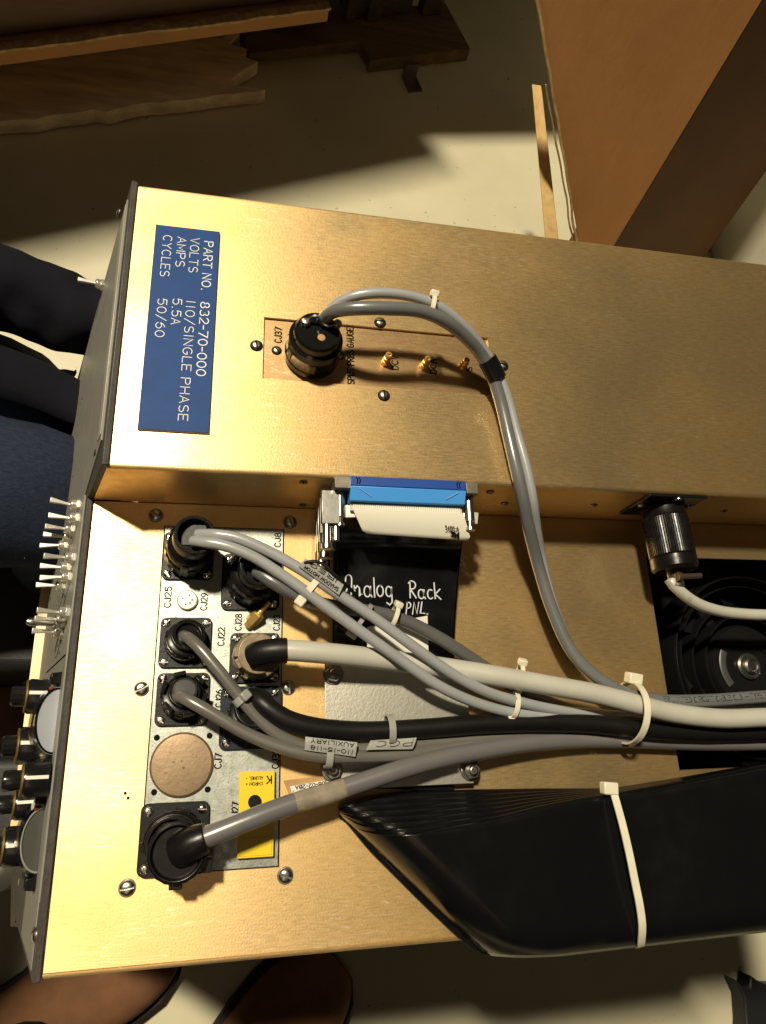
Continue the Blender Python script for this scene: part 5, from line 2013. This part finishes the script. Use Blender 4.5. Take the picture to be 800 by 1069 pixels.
jacket = skin_figure('jacket', JK, EK, RK, NAVY, ps, 'chest')
wrinkle(jacket, .012, 18)
mb = MB()
hm = spline(pts3([(-220, 330, -.05), (-120, 362, -.10), (-40, 378, -.13), (30, 398, -.155), (80, 420, -.175), (125, 440, -.19)]), .006)
mb.tube(hm, [.034 - .012 * i / len(hm) for i in range(len(hm))], 16, flat=.5)
mb.build('jacket_hem', NAVY, ps)
mb = MB()
eL, wL = Vector(J['elL']), Vector(J['wrL'])
sl = spline([Vector(J['shL']), Vector(J['shL']).lerp(eL, .6), eL, eL.lerp(wL, .3), eL.lerp(wL, .6), eL.lerp(wL, .85), wL], .004)
nS = len(sl)
mb.tube(sl, [(.066 - .034 * (i / nS) ** 1.2) * (1 + .06 * mnoise.noise(Vector((i * .21, 4, 0)))) for i in range(nS)], 24)
slv = mb.build('sleeve', NAVY, ps)
wrinkle(slv, .008, 34)
mb = MB()
hd = Vector(J['head1'])
mb.lathe([(.093, -.02), (.098, .02), (.090, .06), (.065, .09), (.03, .104), (.001, .107)], Matrix.Translation(hd + Vector((-.012, 0, 0))), 24)
mb.build('hair', HAIR, ps)
mb = MB()
mb.tube([hd + Vector((.078, 0, .0)), hd + Vector((.098, 0, -.03)), hd + Vector((.085, 0, -.04))], [.010, .015, .010], 12)
mb.build('nose', SKIN, body)
mb = MB()
for sy in (-1, 1):
    mb.lathe([(.001, -.010), (.010, -.004), (.010, .004), (.001, .010)], Matrix.Translation(hd + Vector((.075, sy * .032, -.005))), 14)
mb.build('eye', WHITE, body)
mb = MB()
mb.tube([hd + Vector((.074, -.025, -.075)), hd + Vector((.085, 0, -.075)), hd + Vector((.074, .025, -.075))], .005, 10)
mb.build('mouth', mat('lips', (.35, .12, .10), .5), body)
shoe('boot', ps, (-.29, .42, 0), (-.05, .44, 0), .105, .065)
shoe('boot', ps, fl_(-75, 758) * 1.0, fl_(34, 728), .115, .085)

# stool under the helper and black boxes put in for the dark areas beside it
st = thing('stool', 'black low stool under the seated person', 'stool', (-.62, .24, 0))
mb = MB()
mb.lathe([(.16, .27), (.17, .285), (.17, .30), (.15, .312), (.001, .315)], Matrix.Translation((-.62, .24, 0)), 32)
mb.build('seat', CASE, st)
for k in range(4):
    a = k * PI / 2 + .78
    mb = MB()
    mb.cyl((-.62 + .12 * math.cos(a), .24 + .12 * math.sin(a), .272), (-.62 + .17 * math.cos(a), .24 + .17 * math.sin(a), 0), .012)
    mb.build('leg', CART, st)
cs = MB()
q0, q1 = at(-90, 560, -.30), at(70, 700, -.30)
cs.box((q0.x, q1.y, .002), (q1.x, q0.y, DZ - .30))
tc_ = thing('black_filler_box', 'matt black box added for the dark area beside the switch panel', 'box', ((q0.x + q1.x) / 2, (q0.y + q1.y) / 2, 0))
cb = cs.build('body', CASE, tc_, bev=.012, segs=3)
mb = MB()
for s_ in (.25, .75):
    x = q0.x + (q1.x - q0.x) * s_
    mb.box((x - .02, q1.y - .006, .12), (x + .02, q1.y - .001, .17))
mb.build('latch', DSTEEL, tc_, bev=.001)
cs2 = MB()
q0, q1 = at(-80, 792, -.36), at(44, 893, -.36)
cs2.box((q0.x, q1.y, .002), (q1.x, q0.y, DZ - .36))
t_c2 = thing('black_filler_box', 'lower black box added for the dark area under the meter end of the panel', 'box', ((q0.x + q1.x) / 2, (q0.y + q1.y) / 2, 0))  # second black box, put in for the dark area here
cs2.build('body', CASE, t_c2, bev=.012, segs=3)
mb = MB()
mb.lathe([(.020, 0), (.022, .004), (.020, .018), (.010, .026), (.001, .028)], Matrix.Translation(at(3, 905, -.36)) , 20)
mb.build('corner_cap', mat('dull_nickel', (.35, .34, .29), .4, .8), t_c2)

# photographer: brown boots and dark trousers at the near side
pp_ = thing('person', 'standing person in brown boots and black trousers at the near side', 'person', (0.0, -.42, 0))
hR, tR_ = fl_(235, 1125), fl_(352, 1000)
hL, tL_ = fl_(10, 1078), fl_(185, 968)
hR, tR_, hL, tL_ = [Vector((v.x, v.y, 0)) for v in (hR, tR_, hL, tL_)]
hR = tR_ + (hR - tR_).normalized() * .28
hL = tL_ + (hL - tL_).normalized() * .28
shoe('boot', pp_, hR, tR_, .112, .075)
shoe('boot', pp_, hL, tL_, .112, .075)
aR = hR + (tR_ - hR) * .22 + Vector((0, 0, .11))
aL = at(38, 1082, -.40)
hipc = Vector(((aR.x + aL.x) / 2, min(aR.y, aL.y) - .16, .88))
JP = {'pelvis': hipc, 'hipL': hipc + Vector((-.10, 0, -.02)), 'hipR': hipc + Vector((.10, 0, -.02)), 'kneeL': aL.lerp(hipc + Vector((-.1, 0, 0)), .5) + Vector((0, -.01, 0)), 'kneeR': aR.lerp(hipc + Vector((.1, 0, 0)), .5) + Vector((0, -.01, 0)),
      'ankL': aL, 'ankR': aR}
EP = [('pelvis', 'hipL'), ('pelvis', 'hipR'), ('hipL', 'kneeL'), ('kneeL', 'ankL'), ('hipR', 'kneeR'), ('kneeR', 'ankR')]
RP = dict(pelvis=.13, hipL=.10, hipR=.10, kneeL=.068, kneeR=.068, ankL=.050, ankR=.046)
tro = skin_figure('trousers', JP, EP, RP, NAVY, pp_, 'pelvis')
JT = {'pelvis': hipc, 'waist': hipc + Vector((0, -.02, .18)), 'chest': hipc + Vector((0, -.03, .42)), 'neck': hipc + Vector((0, 0, .60)), 'head0': hipc + Vector((0, .03, .68)), 'head1': hipc + Vector((0, .04, .78)),
      'shL': hipc + Vector((-.18, -.02, .50)), 'shR': hipc + Vector((.18, -.02, .50)), 'elL': hipc + Vector((-.24, -.05, .22)), 'elR': hipc + Vector((.24, -.05, .22)), 'wrL': hipc + Vector((-.14, .12, .18)), 'wrR': hipc + Vector((.14, .12, .18))}
ET = [('pelvis', 'waist'), ('waist', 'chest'), ('chest', 'neck'), ('neck', 'head0'), ('head0', 'head1'), ('chest', 'shL'), ('chest', 'shR'), ('shL', 'elL'), ('shR', 'elR'), ('elL', 'wrL'), ('elR', 'wrR')]
RT = dict(pelvis=.125, waist=.12, chest=.14, neck=.055, head0=.075, head1=.088, shL=.06, shR=.06, elL=.042, elR=.042, wrL=.03, wrR=.03)
skin_figure('body', JT, ET, RT, SKIN, pp_, 'pelvis')

# black bag at the near right
bg_ = thing('black_bag', 'black cloth bag with pointed flap on the floor at the near corner', 'bag', fl_(800, 1060))
mb = MB()
outl = [(768, 1022), (776, 1030), (783, 1030), (784, 1018), (792, 1024), (806, 1030), (850, 1030), (850, 1100), (778, 1100), (779, 1070), (777, 1042)]
mb.prism([fl_(x, y, .03) for x, y in outl], (0, 0, -.028))
mb.build('bag_body', CASE, bg_, bev=.006)

# cream box added in place of lit floor beyond the leaning carton
cab = thing('pale_filler_box', 'low cream box added as the lit patch beyond the leaning carton', 'cabinet', (1.35, 1.2, 0))
mb = MB()
mb.box((0.935, .70, .0), (1.7, 1.75, .40))
mb.build('body', mat('cream_enamel', (0.58, 0.54, 0.42), .45, 0, bump=.05, bscale=60, var=.05, vscale=4), cab, bev=.006)
mb = MB()
mb.box((0.96, .72, .4005), (1.68, 1.73, .412))
mb.build('top_panel', bpy.data.materials['cream_enamel'], cab, bev=.003)
